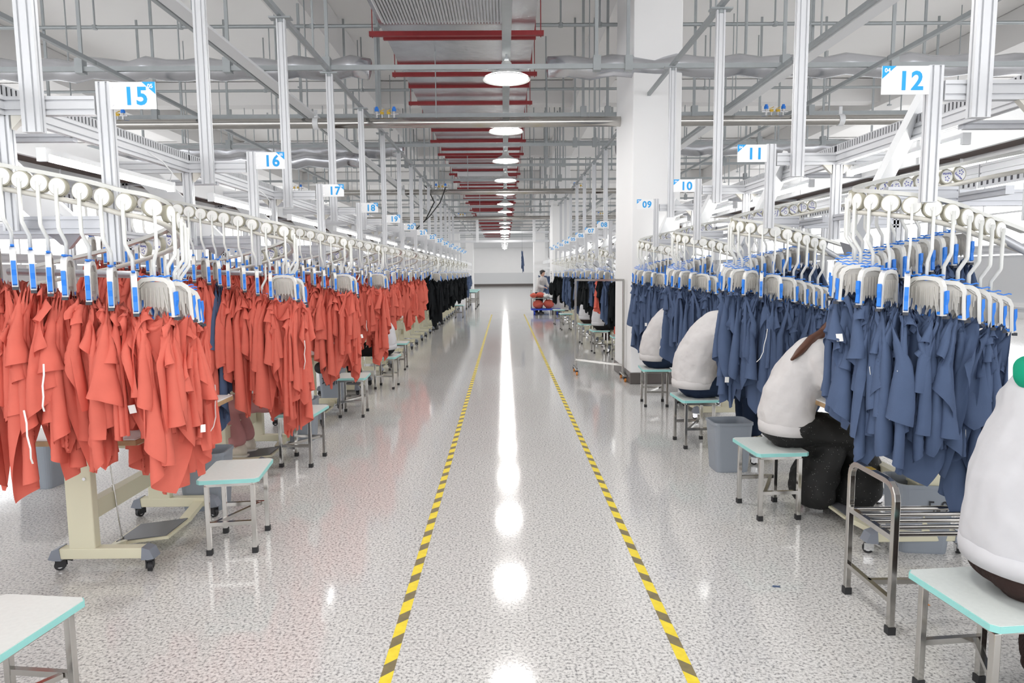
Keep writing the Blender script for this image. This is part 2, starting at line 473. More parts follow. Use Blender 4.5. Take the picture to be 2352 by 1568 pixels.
gr = random.Random(21)
NG = 14
G_RED = [garment_mesh('garment', M['red'], gr, 7) for i in range(NG)]
def recolour(ms, m):
    out = []
    for a in ms:
        b = a.copy(); b.materials.clear(); b.materials.append(m); out.append(b)
    return out
G_BLUE = recolour([garment_mesh('garment', M['blue'], gr, 6, .95, 1.0) for i in range(NG)], M['blue'])
G_BLACK = recolour(G_RED[:7]+G_BLUE[:3], M['black'])
# ------------------------------------------------------------------ camera, light, render look
cam = bpy.data.cameras.new('camera'); cam.sensor_width = 36; cam.lens = 24; cam.clip_start = .05; cam.clip_end = 300
co = bpy.data.objects.new('camera', cam); col.objects.link(co); scn.camera = co
co.matrix_world = Matrix.Translation((0, 0, 1.6)) @ Matrix.Rotation(-math.atan(16/1568), 4, 'Z') @ Matrix.Rotation(R(90)-math.atan(161/1568), 4, 'X') @ Matrix.Rotation(-.0088, 4, 'Z')
scn.view_settings.view_transform = 'Standard'; scn.view_settings.look = 'None'
scn.view_settings.gamma = 1; scn.view_settings.exposure = 0.10
scn.view_settings.use_curve_mapping = False
w = bpy.data.worlds.new('World'); scn.world = w; w.use_nodes = True
w.node_tree.nodes['Background'].inputs[0].default_value = (.97, .98, 1, 1)
w.node_tree.nodes['Background'].inputs[1].default_value = 3.1

def area(name, loc, sx, sy, power, rot=(0, 0, 0), c=(1, .985, .96), spec=1.0):
    l = bpy.data.lights.new(name, 'AREA'); l.shape = 'RECTANGLE'; l.size = sx; l.size_y = sy; l.energy = power; l.color = c
    l.specular_factor = spec
    o = bpy.data.objects.new(name, l); col.objects.link(o); o.location = loc; o.rotation_euler = rot
    return o

# ------------------------------------------------------------------ the hall
def struct(mb, name, m, **k):
    return tag(mb.build(name, m, **k), kind='structure')
struct(MB().box(-16, 16, -5, 75, -.2, 0), 'floor', M['floor'])
struct(MB().box(-16, 16, -5, 75, 6.4, 6.6), 'ceiling', M['ceil'])
for sx, nm in ((-1, 'left'), (1, 'right')):
    b = MB(); xa, xb_ = sorted((sx*16, sx*16.2))
    b.box(xa, xb_, -4, 75, 0, .9); b.box(xa, xb_, -4, 75, 5.7, 6.4)
    for y in range(-4, 75, 8): b.box(xa, xb_, y, y+.6, .9, 5.7)  # wide openings added so world light floods in from the sides
    struct(b, 'wall_'+nm, M['paint'])
    k = 0
    for y in range(-4, 71, 8):
        k += 1; b = MB()
        for yy in (y+.6, y+3.0, y+5.4, y+7.94): b.box(sx*16.1-.03, sx*16.1+.03, yy, yy+.06, .9, 5.7)
        for z in (.9, 3.3, 5.64): b.box(sx*16.1-.03, sx*16.1+.03, y+.6, y+8, z, z+.06)
        struct(b, 'window_added_%d' % (k if sx < 0 else k+20), M['white'])  # mullions of the added openings that brighten hall and ceiling
b = MB(); b.box(-16, 16, 74.9, 75.1, 0, 6.4); b.mi = 1; b.box(-16, 16, 74.87, 74.9, .25, 1.45); b.mi = 2; b.box(-16, 16, 74.86, 74.9, 0, .25)
struct(b, 'wall_back', [M['paint'], M['wallb'], M['skirt']])
n = 0
for x0, x1 in ((1.77, 2.44), (-3.65, -3.10), (-10.2, -9.6), (9.6, 10.2)):
    n += 1; struct(MB().box(x0, x1, -4, 74.8, 5.72, 6.39), 'trim_%d' % n, M['beamw'])
for y in (2.2, 10.2, 18.0, 25.8, 33.6, 41.4, 49.2, 57, 65):
    n += 1; struct(MB().box(-16, 16, y-.22, y+.22, 5.82, 6.38), 'trim_%d' % n, M['beamw'])
for i, y in enumerate((10.22, 25.9, 41.5)):
    b = MB(); b.box(1.77, 2.43, y-.7, y+.7, 0, 5.75); b.mi = 1
    b.box(1.755, 2.445, y-.715, y+.715, 0, .165)
    n += 1; o = struct(b, 'trim_%d' % n, [M['paint'], M['skirt']]); bevel(o, .012, 2)
for sx in (-1, 1):
    for y in (41.5, 60):
        n += 1; struct(MB().box(sx*3.0-.33, sx*3.0+.33, y-.4, y+.4, 0, 5.75), 'trim_%d' % n, M['paint'])

struct(MB().box(-16, 16, 74.2, 74.6, 4.15, 6.38), 'trim_%d' % (n+1), M['wallb'])
b = MB(); b.box(-16, 16, -5.2, -5, 0, .9); b.box(-16, 16, -5.2, -5, 5.0, 6.4)
for x in range(-16, 16, 4): b.box(x, x+.5, -5.2, -5, .9, 5.0)
struct(b, 'wall_front_added', M['paint'])  # unseen wall behind the camera, added half open to tune the near light
b = MB()
for x in range(-16, 16, 4):
    for xx in (x+.5, x+2.2, x+3.94): b.box(xx, xx+.06, -5.13, -5.07, .9, 5.0)
for z in (.9, 3.0, 4.94): b.box(-15.5, 16, -5.12, -5.08, z, z+.06)
struct(b, 'window_added_40', M['white'])  # frames for the added light openings behind the camera
# hazard tapes
for x, s, nm in ((-.485, -1, 'left'), (.722, 1, 'right')):
    o = MB().box(x-.024, x+.024, .6, 25.5, .0002, .0012).build('floor_tape', tape_mat(s))
    tag(o, 'yellow and black hazard tape line along the %s edge of the aisle' % nm, 'floor tape', 'aisle marking tapes')

# pendant lamps and their trunking
LX = .05
b = MB(); b.box(LX-.052, LX+.052, -1, 73.5, 4.22, 4.29)
tr = tag(b.build('lamp_trunking', M['galv']), 'galvanised cable trunking above the aisle lamps', 'cable trunking')
lampz = [8.6+3.13*k for k in range(-3, 21)]
pl = empty('pendant_lamp')
b = MB(); b.sm = True
b.lathe([(.035, .22), (.06, .20), (.075, .14), (.10, .12), (.17, .085), (.285, .012), (.292, .0), (.286, .0), (.17, .07), (.09, .10)], (0, 0, 0), 32)
b.build('lamp_shade', M['shade'], pl)
b = MB(); b.lathe([(.0001, -.045), (.05, -.035), (.075, .0), (.06, .06), (.03, .09)], (0, 0, .005), 20); b.sm = False
b.lathe([(.0001, .012), (.275, .013), (.275, .02)], (0, 0, 0), 32)
b.build('lamp_bulb', M['lamp'], pl)
b = MB(); b.cyl((0, 0, .2), (0, 0, .30), .012); b.cyl((0, 0, .215), (0, 0, .25), .03); b.build('lamp_stem', M['galv'], pl)
first = True
for k, y in enumerate(lampz):
    if y > 73: break
    vis = k-3
    o = pl if first else copy_tree(pl); first = False
    o.location = (LX, y, 3.92)
    lb = ('lit metal pendant lamp over the aisle, %s nearest of those in view' % ORD[vis]) if vis >= 0 else 'lit metal pendant lamp hanging over the aisle near the camera'
    tag(o, lb, 'pendant lamp', 'pendant lamps in a row over the aisle')

# air duct with red irons
DX0, DX1, DZ = -1.62, .44, 4.86
d = empty('air_duct', ((DX0+DX1)/2, 7.2, DZ))
cx = (DX0+DX1)/2; hw = (DX1-DX0)/2
tag(d, 'long silver foil air duct with red iron brackets under the ceiling', 'air duct')
MB().box(-hw, hw, 0, 60, 0, .5).build('duct_body', M['foil'], d)
fl = MB(); fl.box(-hw-.03, hw+.03, -.025, .025, -.045, 0); fl.box(-hw-.03, -hw, -.025, .025, 0, .53); fl.box(hw, hw+.03, -.025, .025, 0, .53)
flm = fl.mesh('flange', M['red_iron'])
for k in range(46): put('flange', flm, d, (0, 2.7+1.25*k, 0))
sp = MB(); sp.box(-hw-.16, hw+.12, -.03, .03, -.11, -.06); sp.box(-hw-.16, hw+.12, -.03, -.022, -.06, -.05)
for x in (-hw-.12, hw+.08): sp.cyl((x, 0, -.13), (x, 0, 1.52), .007, n=6)
spm = sp.mesh('support_bracket', M['red_iron'])
for k in range(30): put('support_bracket', spm, d, (0, 2.35+1.9*k, 0))
gb = MB(); gb.box(-.86, .72, .0, 1.3, -.16, -.02); gb.mi = 1
for k in range(40): gb.box(-.83+k*.038, -.808+k*.038, .03, 1.27, -.19, -.16)
grm = gb.mesh('air_grille', [M['white'], M['duct']])
for y in (.4, 15.5, 30.6): put('air_grille', grm, d, (-.05, y, 0))

# galvanised struts: long ones and cross ones, with drop rods to the ceiling
def rods(mb, pts, z0, r=.006):
    for x, y in pts: mb.cyl((x, y, z0), (x, y, 6.4), r, n=6)
for i, (x, nm) in enumerate(((-4.58, 'far left'), (-3.0, 'middle left'), (-2.04, 'over the left stations'), (1.98, 'over the right stations'), (3.3, 'middle right'), (4.4, 'far right'), (-6.6, 'outermost left'), (6.6, 'outermost right'))):
    t = empty('ceiling_strut', (x, 0, 3.97))
    tag(t, 'long galvanised steel strut running down the hall, %s' % nm, 'steel strut', 'long galvanised ceiling struts')
    b = MB()
    for y in range(0, 44, 4): b.bar((0, y, 0), (0, y+3.99, 0), .042, .045)
    b.build('channel', M['galv'], t)
    for k in range(11):
        y = 2.3+k*3.9+.37*((i*7) % 5)
        MB().cyl((0, y, 0), (0, y, 2.42), .011, n=6).build('drop_rod', M['galv'], t)
    if i in (1, 4):
        MB().box(.05, .20, 0, 42, -.03, .0).build('cable_tray', M['white'], t)
for k in range(17):
    y = 8.45+2.52*k if k else 8.45
    t = empty('cross_strut', (0, y, 4.03))
    tag(t, 'galvanised cross strut spanning the hall, %s from the camera' % ORD[k], 'steel strut', 'galvanised cross struts')
    MB().bar((-9, 0, 0), (9, 0, 0), .042, .055).build('channel', M['galv'], t)
    if k < 9:
        for x in (-7.3, -5.4, -3.4, -2.35, 1.0, 1.38, 3.0, 4.7, 6.2, 8.1):
            xx = x+.13*((k*5+int(x)) % 4)
            b = MB(); b.bar((xx, .03, 0), (xx, .03, 2.35), .04, .02, (0, 1, 0)); b.box(xx-.045, xx+.045, -.04, .06, -.05, .12); b.build('drop_rod', M['galv'], t)

# stainless water pipes with valve sets
vb = MB()
vb.mi = 0
for s in (-.13, .13):
    vb.cyl((s, 0, 0), (s, 0, .10), .018); vb.cyl((s-.05*(1 if s > 0 else -1), 0, .06), (s+.07*(1 if s > 0 else -1), 0, .06), .014)
vb.cyl((-.05, 0, .0), (-.05, 0, .06), .012); vb.cyl((.05, 0, 0), (.05, 0, .06), .012)
vb.mi = 1
for s in (-.13, .13): vb.cyl((s, 0, .10), (s, 0, .14), .032); vb.cyl((s, 0, .14), (s, 0, .165), .022)
vb.mi = 2
for s in (-.05, .05): vb.cb((s, 0, .075), (.05, .035, .035)); vb.bar((s-.03, 0, .10), (s+.035, 0, .13), .012, .01)
vm = vb.mesh('valve_set', [M['chrome'], M['bluep'], M['brass']])
for k, (y, z) in enumerate(((10.55, 3.83), (19.5, 3.83), (28.95, 3.83))):
    p = empty('water_pipe', (0, y, z))
    tag(p, 'shiny stainless pipe crossing the hall, %s from the camera' % ORD[k], 'pipe', 'stainless pipes across the hall')
    b = MB(); b.cyl((-10, 0, 0), (10, 0, 0), .075, n=20); b.build('pipe', M['steel'], p)
    for x in (-5.8, -1.76, 2.12, 4.1): put('valve_set', vm, p, (x, 0, .07))
    b = MB()
    for x in (-2.8, 5.1, -8): b.cyl((x-.04, 0, 0), (x+.04, 0, 0), .088, n=20); b.bar((x, 0, .08), (x, 0, .2), .05, .01)
    b.build('pipe_clip', M['white'], p)
    for x in (-7.5, -4.4, -1.0, 1.3, 3.5, 7.2): MB().cyl((x, 0, .07), (x, 0, 2.57), .008, n=6).build('drop_rod', M['galv'], p)
for k, (y, z) in enumerate(((10.9, 5.35), (14.6, 5.35), (20.4, 5.35), (23.5, 5.35))):
    p = empty('sprinkler_pipe', (0, y, z))
    tag(p, 'thin grey sprinkler pipe high under the ceiling, %s from the camera' % ORD[k], 'pipe', 'sprinkler pipes')
    MB().cyl((-10, 0, 0), (10, 0, 0), .028, n=10).build('pipe', M['galv'], p)
    b = MB()
    for x in (-6.2, -4.9, -2.9, -1.9, .9, 1.5, 3.2, 4.2, 5.3):
        b = MB(); b.cyl((x, 0, .0), (x, 0, 1.05), .014, n=8); b.cyl((x, 0, -.03), (x, 0, .03), .04, n=10); b.build('drop_rod', M['galv'], p)
rr = random.Random(5)
for k in range(40):
    x = rr.choice((-1, 1))*rr.uniform(.7, 8.5); y = rr.uniform(9, 34)
    if -1.8 < x < .6: x += 2.6
    zl = rr.uniform(4.2, 5.3)
    b = MB(); b.cyl((0, 0, zl), (0, 0, 6.4), .010 if k % 3 else .022, n=6); b.cyl((0, 0, zl-.02), (0, 0, zl), .045, .045, n=8)
    tag(b.build('ceiling_drop_rod', M['galv'], loc=(x, y, 0)), 'thin steel rod dropping from the ceiling with a small end plate', 'steel rod', 'rods dropping from the ceiling')
# foil branch ducts
for k, (x0, x1, y, z, r) in enumerate(((-9, -1.8, 9.6, 4.35, .14), (.62, 9, 9.6, 4.35, .14), (-9, -2.2, 15.3, 4.25, .16), (2.5, 9, 15.3, 4.25, .16), (-9, -2.5, 12.2, 3.55, .12))):
    b = MB(); b.sm = True
    pts = []
    for i in range(30):
        t = i/29; pts.append((x0+(x1-x0)*t, y+.03*math.sin(i*1.7), z+.03*math.sin(i*2.3)))
    b.tube(pts, r, 14)
    tag(b.build('foil_branch_duct', M['foil']), ['silver foil branch duct left of the main duct', 'silver foil branch duct right of the main duct', 'second silver foil branch duct on the left', 'second silver foil branch duct on the right', 'lower silver foil duct above the left stations'][k], 'air duct', 'foil branch ducts')
b = MB(); b.sm = True
b.tube([(-2.2+.05*i, 19.3, 4.0-.42*math.sin(i/10*1.2)*1) for i in range(3)]+[(-1.9, 19.0, 3.5), (-2.1, 18.6, 3.0), (-2.3, 18.3, 2.75), (-2.4, 18.2, 2.3)], .016, 8)
b.tube([(-1.6, 19.3, 3.95), (-1.75, 19.1, 3.5), (-2.0, 18.7, 3.1), (-2.3, 18.3, 2.75)], .014, 8)
tag(b.build('hanging_cable', M['wire']), 'black cable drooping from the second pipe to the left stations', 'cable')
# ------------------------------------------------------------------ sewing stations under the hanging rail
LST = [(15+k, 3.12+1.757*k) for k in range(15)]
RST = [(12, 2.95), (11, 4.72), (10, 6.47), (9, 8.235), (8, 11.75), (7, 13.5), (6, 15.26), (5, 17.02), (4, 18.77), (3, 20.53), (2, 22.3), (1, 24.05)]
ST = [(-1, n, y) for n, y in LST]+[(1, n, y) for n, y in RST]

# catmull path resample
def smooth_path(pts, n=90):
    P = [Vector(p) for p in pts]; P = [P[0]*2-P[1]]+P+[P[-1]*2-P[-2]]; out = []
    m = len(P)-3
    for i in range(m):
        k = max(2, n//m)
        for j in range(k):
            t = j/k; a, b_, c, d = P[i:i+4]
            out.append(.5*((2*b_)+(c-a)*t+(2*a-5*b_+4*c-d)*t*t+(3*b_-a-3*c+d)*t**3))
    out.append(P[-2].copy())
    return out
PL = smooth_path([(-2.9, -.06, 2.17), (-2.6, -.07, 2.115), (-2.18, -.08, 2.03), (-1.98, -.08, 1.992), (-1.84, -.085, 1.963), (-1.75, -.095, 1.941), (-1.655, -.11, 1.915), (-1.56, -.115, 1.897), (-1.515, -.08, 1.882), (-1.503, -.01, 1.866), (-1.512, .06, 1.847), (-1.536, .15, 1.834), (-1.565, .24, 1.819), (-1.665, .38, 1.785), (-1.85, .52, 1.745), (-2.135, .68, 1.693), (-2.5, .85, 1.64), (-2.8, .98, 1.6)], 120)
PR = smooth_path([(3.2, .95, 2.23), (2.79, .83, 2.165), (2.4, .76, 2.09), (2.10, .7, 2.03), (1.88, .62, 1.985), (1.75, .5, 1.95), (1.70, .38, 1.925), (1.705, .28, 1.91), (1.77, .18, 1.89), (1.89, .12, 1.865), (2.03, .12, 1.83), (2.16, .17, 1.797), (2.28, .22, 1.77), (2.5, .32, 1.72)])
def along(path):
    L = [0]
    for a, b_ in zip(path, path[1:]): L.append(L[-1]+(b_-a).length)
    return L
def at_len(path, L, s):
    for i in range(len(L)-1):
        if L[i+1] >= s:
            t = (s-L[i])/(L[i+1]-L[i]); p = path[i].lerp(path[i+1], t); d = path[i+1]-path[i]
            return p, math.atan2(d.y, d.x)
    d = path[-1]-path[-2]
    return path[-1], math.atan2(d.y, d.x)

# number signs
def sign_parts(side, num, parent, px, y):
    x0, x1 = (px+.035, px+.235) if side < 0 else (px-.235, px-.035)
    z0, z1 = 2.32, 2.435
    pb = MB(); pb.box(x0, x1, y-.028, y-.024, z0, z1)
    s = pb.build('number_sign', M['signw'], parent)
    xe = x1 if side < 0 else x0; q = -1 if side < 0 else 1
    tb = MB(); tb.prism([(xe, z1), (xe+q*.058, z1), (xe, z1-.052)], y-.0292, y-.0282)
    tb.build('corner_mark', M['signb'], s)
    cxs = (x0+x1)/2+(.012 if side < 0 else .02)
    t = put('station_number', NUM[num], s, (cxs, y-.0290, (z0+z1)/2-.006))
    t2 = put('line_number', NUM['05' if side < 0 else '04'], s, (xe+q*.0215, y-.0296, z1-.0185))
    if side < 0:
        b = MB()
        for z in (z0+.02, z1-.02): b.cyl((x0+.012, y-.028, z), (x0+.012, y-.033, z), .006, n=8)
        b.build('sign_screw', M['chrome'], s)
NUM = {n: text_mesh('%02d' % n, .105, M['signb'], off=.0028, ysp=1.08) for n in list(range(1, 13))+list(range(15, 30))}
NUM['05'] = text_mesh('05', .024, M['signw'], off=.0006); NUM['04'] = text_mesh('04', .024, M['signw'], off=.0006)

# hanging roller clamp hanger, origin at the roller on the rail; -Y is the outer side
def swirl(size):
    b = MB()
    for k in range(5):
        a = 2*math.pi*k/5
        ca, sa = math.cos(a), math.sin(a)
        o = [(.006, .010), (.024, .010), (.026, .014), (.012, .019), (.007, .017)]
        b.prism([((x*ca-z*sa)*size, (x*sa+z*ca)*size) for x, z in o], 0, .0008)
    return b.mesh('swirl', M['logo'])
SW = swirl(.55)
WORD = text_mesh('Sunrise', .0185, M['logo'], off=.0003)
LOGO = merged('maker_logo', [(SW, Matrix.Translation((0, 0, .011)), 0), (WORD, Matrix.Translation((0, .0006, -.014)), 0)], [M['logo']])
LOGO.transform(Matrix.Rotation(math.pi, 4, 'Z'))
b = MB(); b.cyl((0, -.018, 0), (0, .006, 0), .040, n=28); b.mi = 1; b.cyl((0, .006, 0), (0, .008, 0), .034, n=28); m_roller = b.mesh('roller', [M['roller'], M['cap']])
b = MB(); b.cyl((0, -.021, 0), (0, -.018, 0), .0355, n=28); b.cyl((0, -.026, .0), (0, -.021, 0), .012, n=10); m_cap = b.mesh('roller_cap', M['cap'])
b = MB(); b.sm = True
b.tube([(0, -.029, .006), (0, -.029, -.175), (0, -.027, -.182), (0, .008, -.232), (0, .012, -.24), (0, .012, -.300)], 0, outline=[(-.0068, -.005), (.0068, -.005), (.0068, .005), (-.0068, .005)])
b.sm = False
m_rod = b.mesh('rod', M['rod'])
def clamp_mb():
    b = MB()
    yc = .012
    arch = []
    outer = [(-.098, -.475), (-.094, -.40), (-.092, -.345), (-.080, -.318), (-.058, -.303), (0, -.297), (.058, -.303), (.080, -.318), (.092, -.345), (.094, -.40), (.098, -.475)]
    inner = [(.084, -.475), (.080, -.40), (.078, -.352), (.068, -.332), (.05, -.320), (0, -.316), (-.05, -.320), (-.068, -.332), (-.078, -.352), (-.080, -.40), (-.084, -.475)]
    for i in range(10):
        q = [outer[i], outer[i+1], inner[9-i], inner[10-i]]
        b.prism([(yc+y, z) for y, z in q], -.0115, .0115, 'YZ')
    b.mi = 1
    # web with comb teeth
    b.prism([(yc-.076, -.352), (yc-.05, -.320), (yc+.05, -.320), (yc+.076, -.352), (yc+.074, -.372), (yc-.074, -.372)], -.003, .003, 'YZ')
    for k in range(7):
        y = yc-.066+k*.022
        b.box(-.009, .009, y-.002, y+.002, -.43 if 0 < k < 6 else -.40, -.345)
        if k < 6: b.prism([(y+.002, -.37), (y+.020, -.37), (y+.018, -.43), (y+.011, -.445), (y+.004, -.43)], -.002, .002, 'YZ')
    for s in (-1, 1):   # inner struts of the two legs
        b.bar((0, yc+s*.044, -.365), (0, yc+s*.066, -.47), .014, .006)
        b.bar((0, yc+s*.066, -.47), (0, yc+s*.09, -.472), .020, .006)
    b.bar((-.0, yc-.075, -.345), (0, yc-.04, -.318), .018, .005); b.bar((0, yc+.075, -.345), (0, yc+.04, -.318), .018, .005)
    return b
m_clamp = clamp_mb().mesh('clamp_body', [M['clampw'], M['clamp']])
def lever_mb(s):
    b = MB(); yc = .012+s*.1
    b.mi = 0; b.prism([(yc-s*.004, -.366), (yc+s*.007, -.362), (yc+s*.009, -.40), (yc+s*.004, -.425), (yc+s*.008, -.462), (yc-s*.002, -.468)], -.0085, .0085, 'YZ')
    b.box(-.010, .010, min(yc-s*.034, yc-s*.012), max(yc-s*.034, yc-s*.012), -.470, -.456)
    b.mi = 1; b.box(-.011, .011, yc-.013, yc+.006, -.487, -.474)
    return b
m_lev = [lever_mb(-1).mesh('blue_lever', [M['bluep'], M['tip']]), lever_mb(1).mesh('blue_lever', [M['bluep'], M['tip']])]
b = MB()
pts = [(0, -.07+.01*i, -.296+.003*math.sin(i*1.6)) for i in range(17)]
b.tube(pts, 0, outline=[(-.007, -.0025), (.007, -.0025), (.007, .0025), (-.007, .0025)])
m_spring = b.mesh('spring_strip', M['bluep'])
HM = [M['roller'], M['cap'], M['rod'], M['clampw'], M['clamp'], M['bluep'], M['tip'], M['logo']]
I4 = Matrix.Identity(4)
def remap(me, mp):
    c = me.copy(); c.polygons.foreach_set('material_index', [mp[p.material_index] for p in c.polygons]); return c
m_far = merged('clamp_hanger', [(remap(m_roller, [0, 1]), I4, None), (m_cap, I4, 1), (m_rod, I4, 2), (remap(m_clamp, [3, 4]), I4, None), (remap(m_lev[0], [5, 6]), I4, None), (remap(m_lev[1], [5, 6]), I4, None), (m_spring, I4, 5)], HM)

HR = random.Random(11)
proto = {}
def hanger(loc, rz, near, sw=0.):
    if near not in proto:
        if near:
            o = empty('clamp_hanger')
            r = put('roller', m_roller, o); put('roller_cap', m_cap, r); lg = put('maker_logo', LOGO, r, (0, .0088, 0))
            tag(lg, 'blue swirl logo with word'); put('rod', m_rod, o); put('clamp_body', m_clamp, o)
            for k in (0, 1): put('blue_lever', m_lev[k], o)
            put('spring_strip', m_spring, o)
        else: o = put('clamp_hanger', m_far)
        proto[near] = o; first = True
    else:
        o = copy_tree(proto[near]) if near else proto[near].copy()
        if not near: col.objects.link(o)
    o.location = loc; o.rotation_euler = (0, 0, rz)
    if near:
        for c in o.children:
            if c.name.startswith('roller'): c.rotation_euler = (0, HR.uniform(0, 6.28), 0)
            elif not c.name.startswith('rod'):
                c.rotation_euler = (0, 0, sw); c.location = (.012*math.sin(sw), .012-.012*math.cos(sw), 0)
    return o

# small extras pinned on near garments
m_tag = MB().box(-.001, .001, -.012, .012, -.045, 0).mesh('white_tag', M['tagw'])
b = MB(); b.tube([(0, 0, 0), (.004, -.004, -.06), (0, .003, -.12), (.006, -.002, -.18), (.002, .012, -.23), (.004, .03, -.26)], 0, outline=[(-.001, -.003), (.001, -.003), (.001, .003), (-.001, .003)])
m_tape = b.mesh('white_tape', M['tagw'])

def loop_rail(side, parent, path):
    b = MB(); b.ribbon(path, [(-.030, .040), (.004, .040), (.004, .058), (-.030, .058)])
    r = b.build('loop_rail', M['rail'], parent)
    b = MB(); b.sm = True
    b.ribbon([p+Vector((0, 0, -.052)) for p in path], [(-.002+.016*math.cos(a*.785), .012*math.sin(a*.785)) for a in range(8)])
    b.build('rail_lip', M['railb'], r)
    return r

GC = {'red': (G_RED, 'coral red'), 'blue': (G_BLUE, 'slate blue'), 'black': (G_BLACK, 'black')}
def station(side, num, y0, short=False):
    near = y0 < 9.9
    mid = y0 < 18
    sgn = 'left' if side < 0 else 'right'
    st = empty('station_frame', (0, y0, 0))
    tag(st, 'white aluminium hanging frame with looped rail carrying number sign %s' % WN[num], 'station frame', 'white frames in the %s row' % sgn)
    X = -2.2 if side < 0 else 2.27
    xp = -1.75 if side < 0 else 1.815
    Lb = 1.757 if not short else 1.1
    xb = X+side*.72
    b = MB(); b.prof((X, 0, 2.34), (X, Lb, 2.34), .04, .08)
    if y0 < 3.2: b.prof((X, -1.7, 2.34), (X, 0, 2.34), .04, .08)
    b.build('main_beam', M['alu'], st)
    b = MB(); b.prof((X, 0, 2.34), (xp+side*.04, 0, 2.34), .04, .08)
    b.prof((X, -.0, 2.34), (xb, 0, 2.34), .04, .08)
    b.build('cross_arm', M['alu'], st)
    zb = 1.66 if side < 0 else 1.88
    b = MB(); b.prof((xp, 0, zb), (xp, 0, 2.44), .062, .035, (0, 1, 0)); b.build('sign_post', M['alu'], st)
    b = MB(); b.prof((X, .0, 1.80), (X, .0, 2.30), .065, .035, (0, 1, 0)); b.build('upright', M['alu'], st)
    b = MB(); b.prof((xb, .5, 1.45), (xb, .5, 2.36), .08, .04, (0, 1, 0)); b.build('upright', M['alu'], st)
    if mid:
        b = MB(); zc = 1.83 if side < 0 else 1.945
        yb = .10 if side < 0 else .36; b.prof((X-.1, yb, zc), (xp+side*.02, yb, zc), .04, .08); b.prof((X, .14, zc), (X, Lb, zc), .04, .04); b.prof((X, .5, zc), (xb, .5, zc), .04, .08)
        b.prof((xb, .5, 2.3), (X, .5, 2.3), .04, .04)
        b.build('lower_bar', M['alu2'], st)
        b = MB(); b.box(X-.02, X+.02, -1.7 if y0 < 3.2 else 0, Lb, 2.38, 2.385); b.box(X-.02, X+.02, -1.7 if y0 < 3.2 else 0, Lb, 2.425, 2.43)
        k0 = -55 if y0 < 3.2 else 0
        for k in range(k0, int(Lb/.03)):
            y = .008+k*.03
            for xx in (-.02, .016): b.box(X+xx, X+xx+.004, y, y+.018, 2.385, 2.425)
        b.mi = 1; b.box(X-.012, X+.012, -1.7 if y0 < 3.2 else 0, Lb, 2.386, 2.424)
        b.build('slotted_duct', [M['duct'], M['slot']], st)
        b = MB(); b.prof((xb, -.4, 2.2), (xb, Lb-.4, 2.2), .04, .08)
        b.mi = 1; b.box(xb-.03*side-.002, xb-.03*side+.002, -.4, Lb-.4, 2.09, 2.15); b.mi = 2
        for k in range(int(Lb/.05)): b.box(xb-.03*side-.004, xb-.03*side+.004, -.39+k*.05, -.375+k*.05, 2.105, 2.135)
        b.build('rear_beam', [M['alu'], M['duct'], M['slot']], st)
        for q in (-1, 1):
            b = MB(); b.prism([(X+q*.04, 2.30), (X+q*.10, 2.30), (X+q*.04, 2.24)], -.015, .015); b.build('corner_bracket', M['railb'], st)
        # inclined lift arm plates
        b = MB()
        if side < 0:
            b.bar((-2.62, .22, 2.34), (-2.12, .30, 1.80), .15, .03, (0, 1, 0)); b.mi = 1; b.bar((-2.20, .27, 1.86), (-2.10, .30, 1.77), .11, .05, (0, 1, 0))
        else:
            b.bar((2.30, .88, 2.50), (1.93, .84, 1.76), .035, .20, (-.6, -.75, .3)); b.mi = 1; b.bar((1.945, .85, 1.775), (1.90, .84, 1.70), .06, .17, (-.6, -.75, .3))
        b.build('lift_arm', [M['white'], M['alu2']], st)
        if side > 0:
            # maker's swirl on the arm
            lg = put('maker_logo', SW, st, (2.055, .80, 2.02), (R(12), R(-20), R(-38))); lg.scale = (3.4, 1, 3.4); tag(lg, 'blue swirl logo')
        b = MB()
        if side < 0: b.cyl((-2.45, .3, 1.62), (-1.82, .3, 1.60), .018)
        else: b.cyl((2.32, .25, 1.74), (2.75, .1, 1.45), .02); b.cyl((2.10, .28, 1.86), (2.38, .33, 1.78), .011)
        b.build('guide_tube', M['alu2'], st)
    loop_rail(side, st, PL if side < 0 else PR)
    sign_parts(side, num, st, xp, 0)
    # tube light
    if side < 0: lx, ly, lz = -2.05, 0.0, 2.125
    else: lx, ly, lz = 2.37, .60, 2.245
    t = empty('tube_light', (lx, y0+ly, lz))
    tag(t, 'lit white tube light behind the rail of station %s' % WN[num], 'tube light', 'tube lights over the %s stations' % sgn)
    b = MB(); b.cyl((0, .02, 0), (0, 1.18, 0), .016, n=12); b.build('glowing_tube', M['tube'], t)
    b = MB(); b.box(-.018, .018, .02, 1.18, .014, .038); b.box(-.022, .022, 0, .02, -.02, .04); b.box(-.022, .022, 1.18, 1.2, -.02, .04)
    b.build('housing', M['white'], t)
    if near:
        b = MB(); b.sm = True; b.tube([(0, 1.17, .03), (.03, 1.15, .09), (0, 1.1, .15), (-.06, 1.05, .2)], .004, 6); b.build('wire', M['white'], t)
    # conveyor cover behind
    b = MB(); xc = side*2.82+(0 if side < 0 else .03)
    y1 = y0+Lb
    b.box(xc-.13, xc+.13, y0-.2, y1-.22, 2.30, 2.335); b.mi = 1; b.box(xc-.16, xc-.13, y0-.2, y1-.22, 2.27, 2.42); b.box(xc+.13, xc+.16, y0-.2, y1-.22, 2.27, 2.42)
    tag(b.build('conveyor_cover', [M['belt'], M['white']]), 'brown bottomed white conveyor cover behind station %s' % WN[num], 'conveyor', 'conveyor covers behind the %s row' % sgn)
    # hanging pole
    xq = -2.04 if side < 0 else 1.98
    b = MB(); b.prof((xq, y0-.045, 2.22), (xq, y0-.045, 3.93), .08, .04, (0, 1, 0))
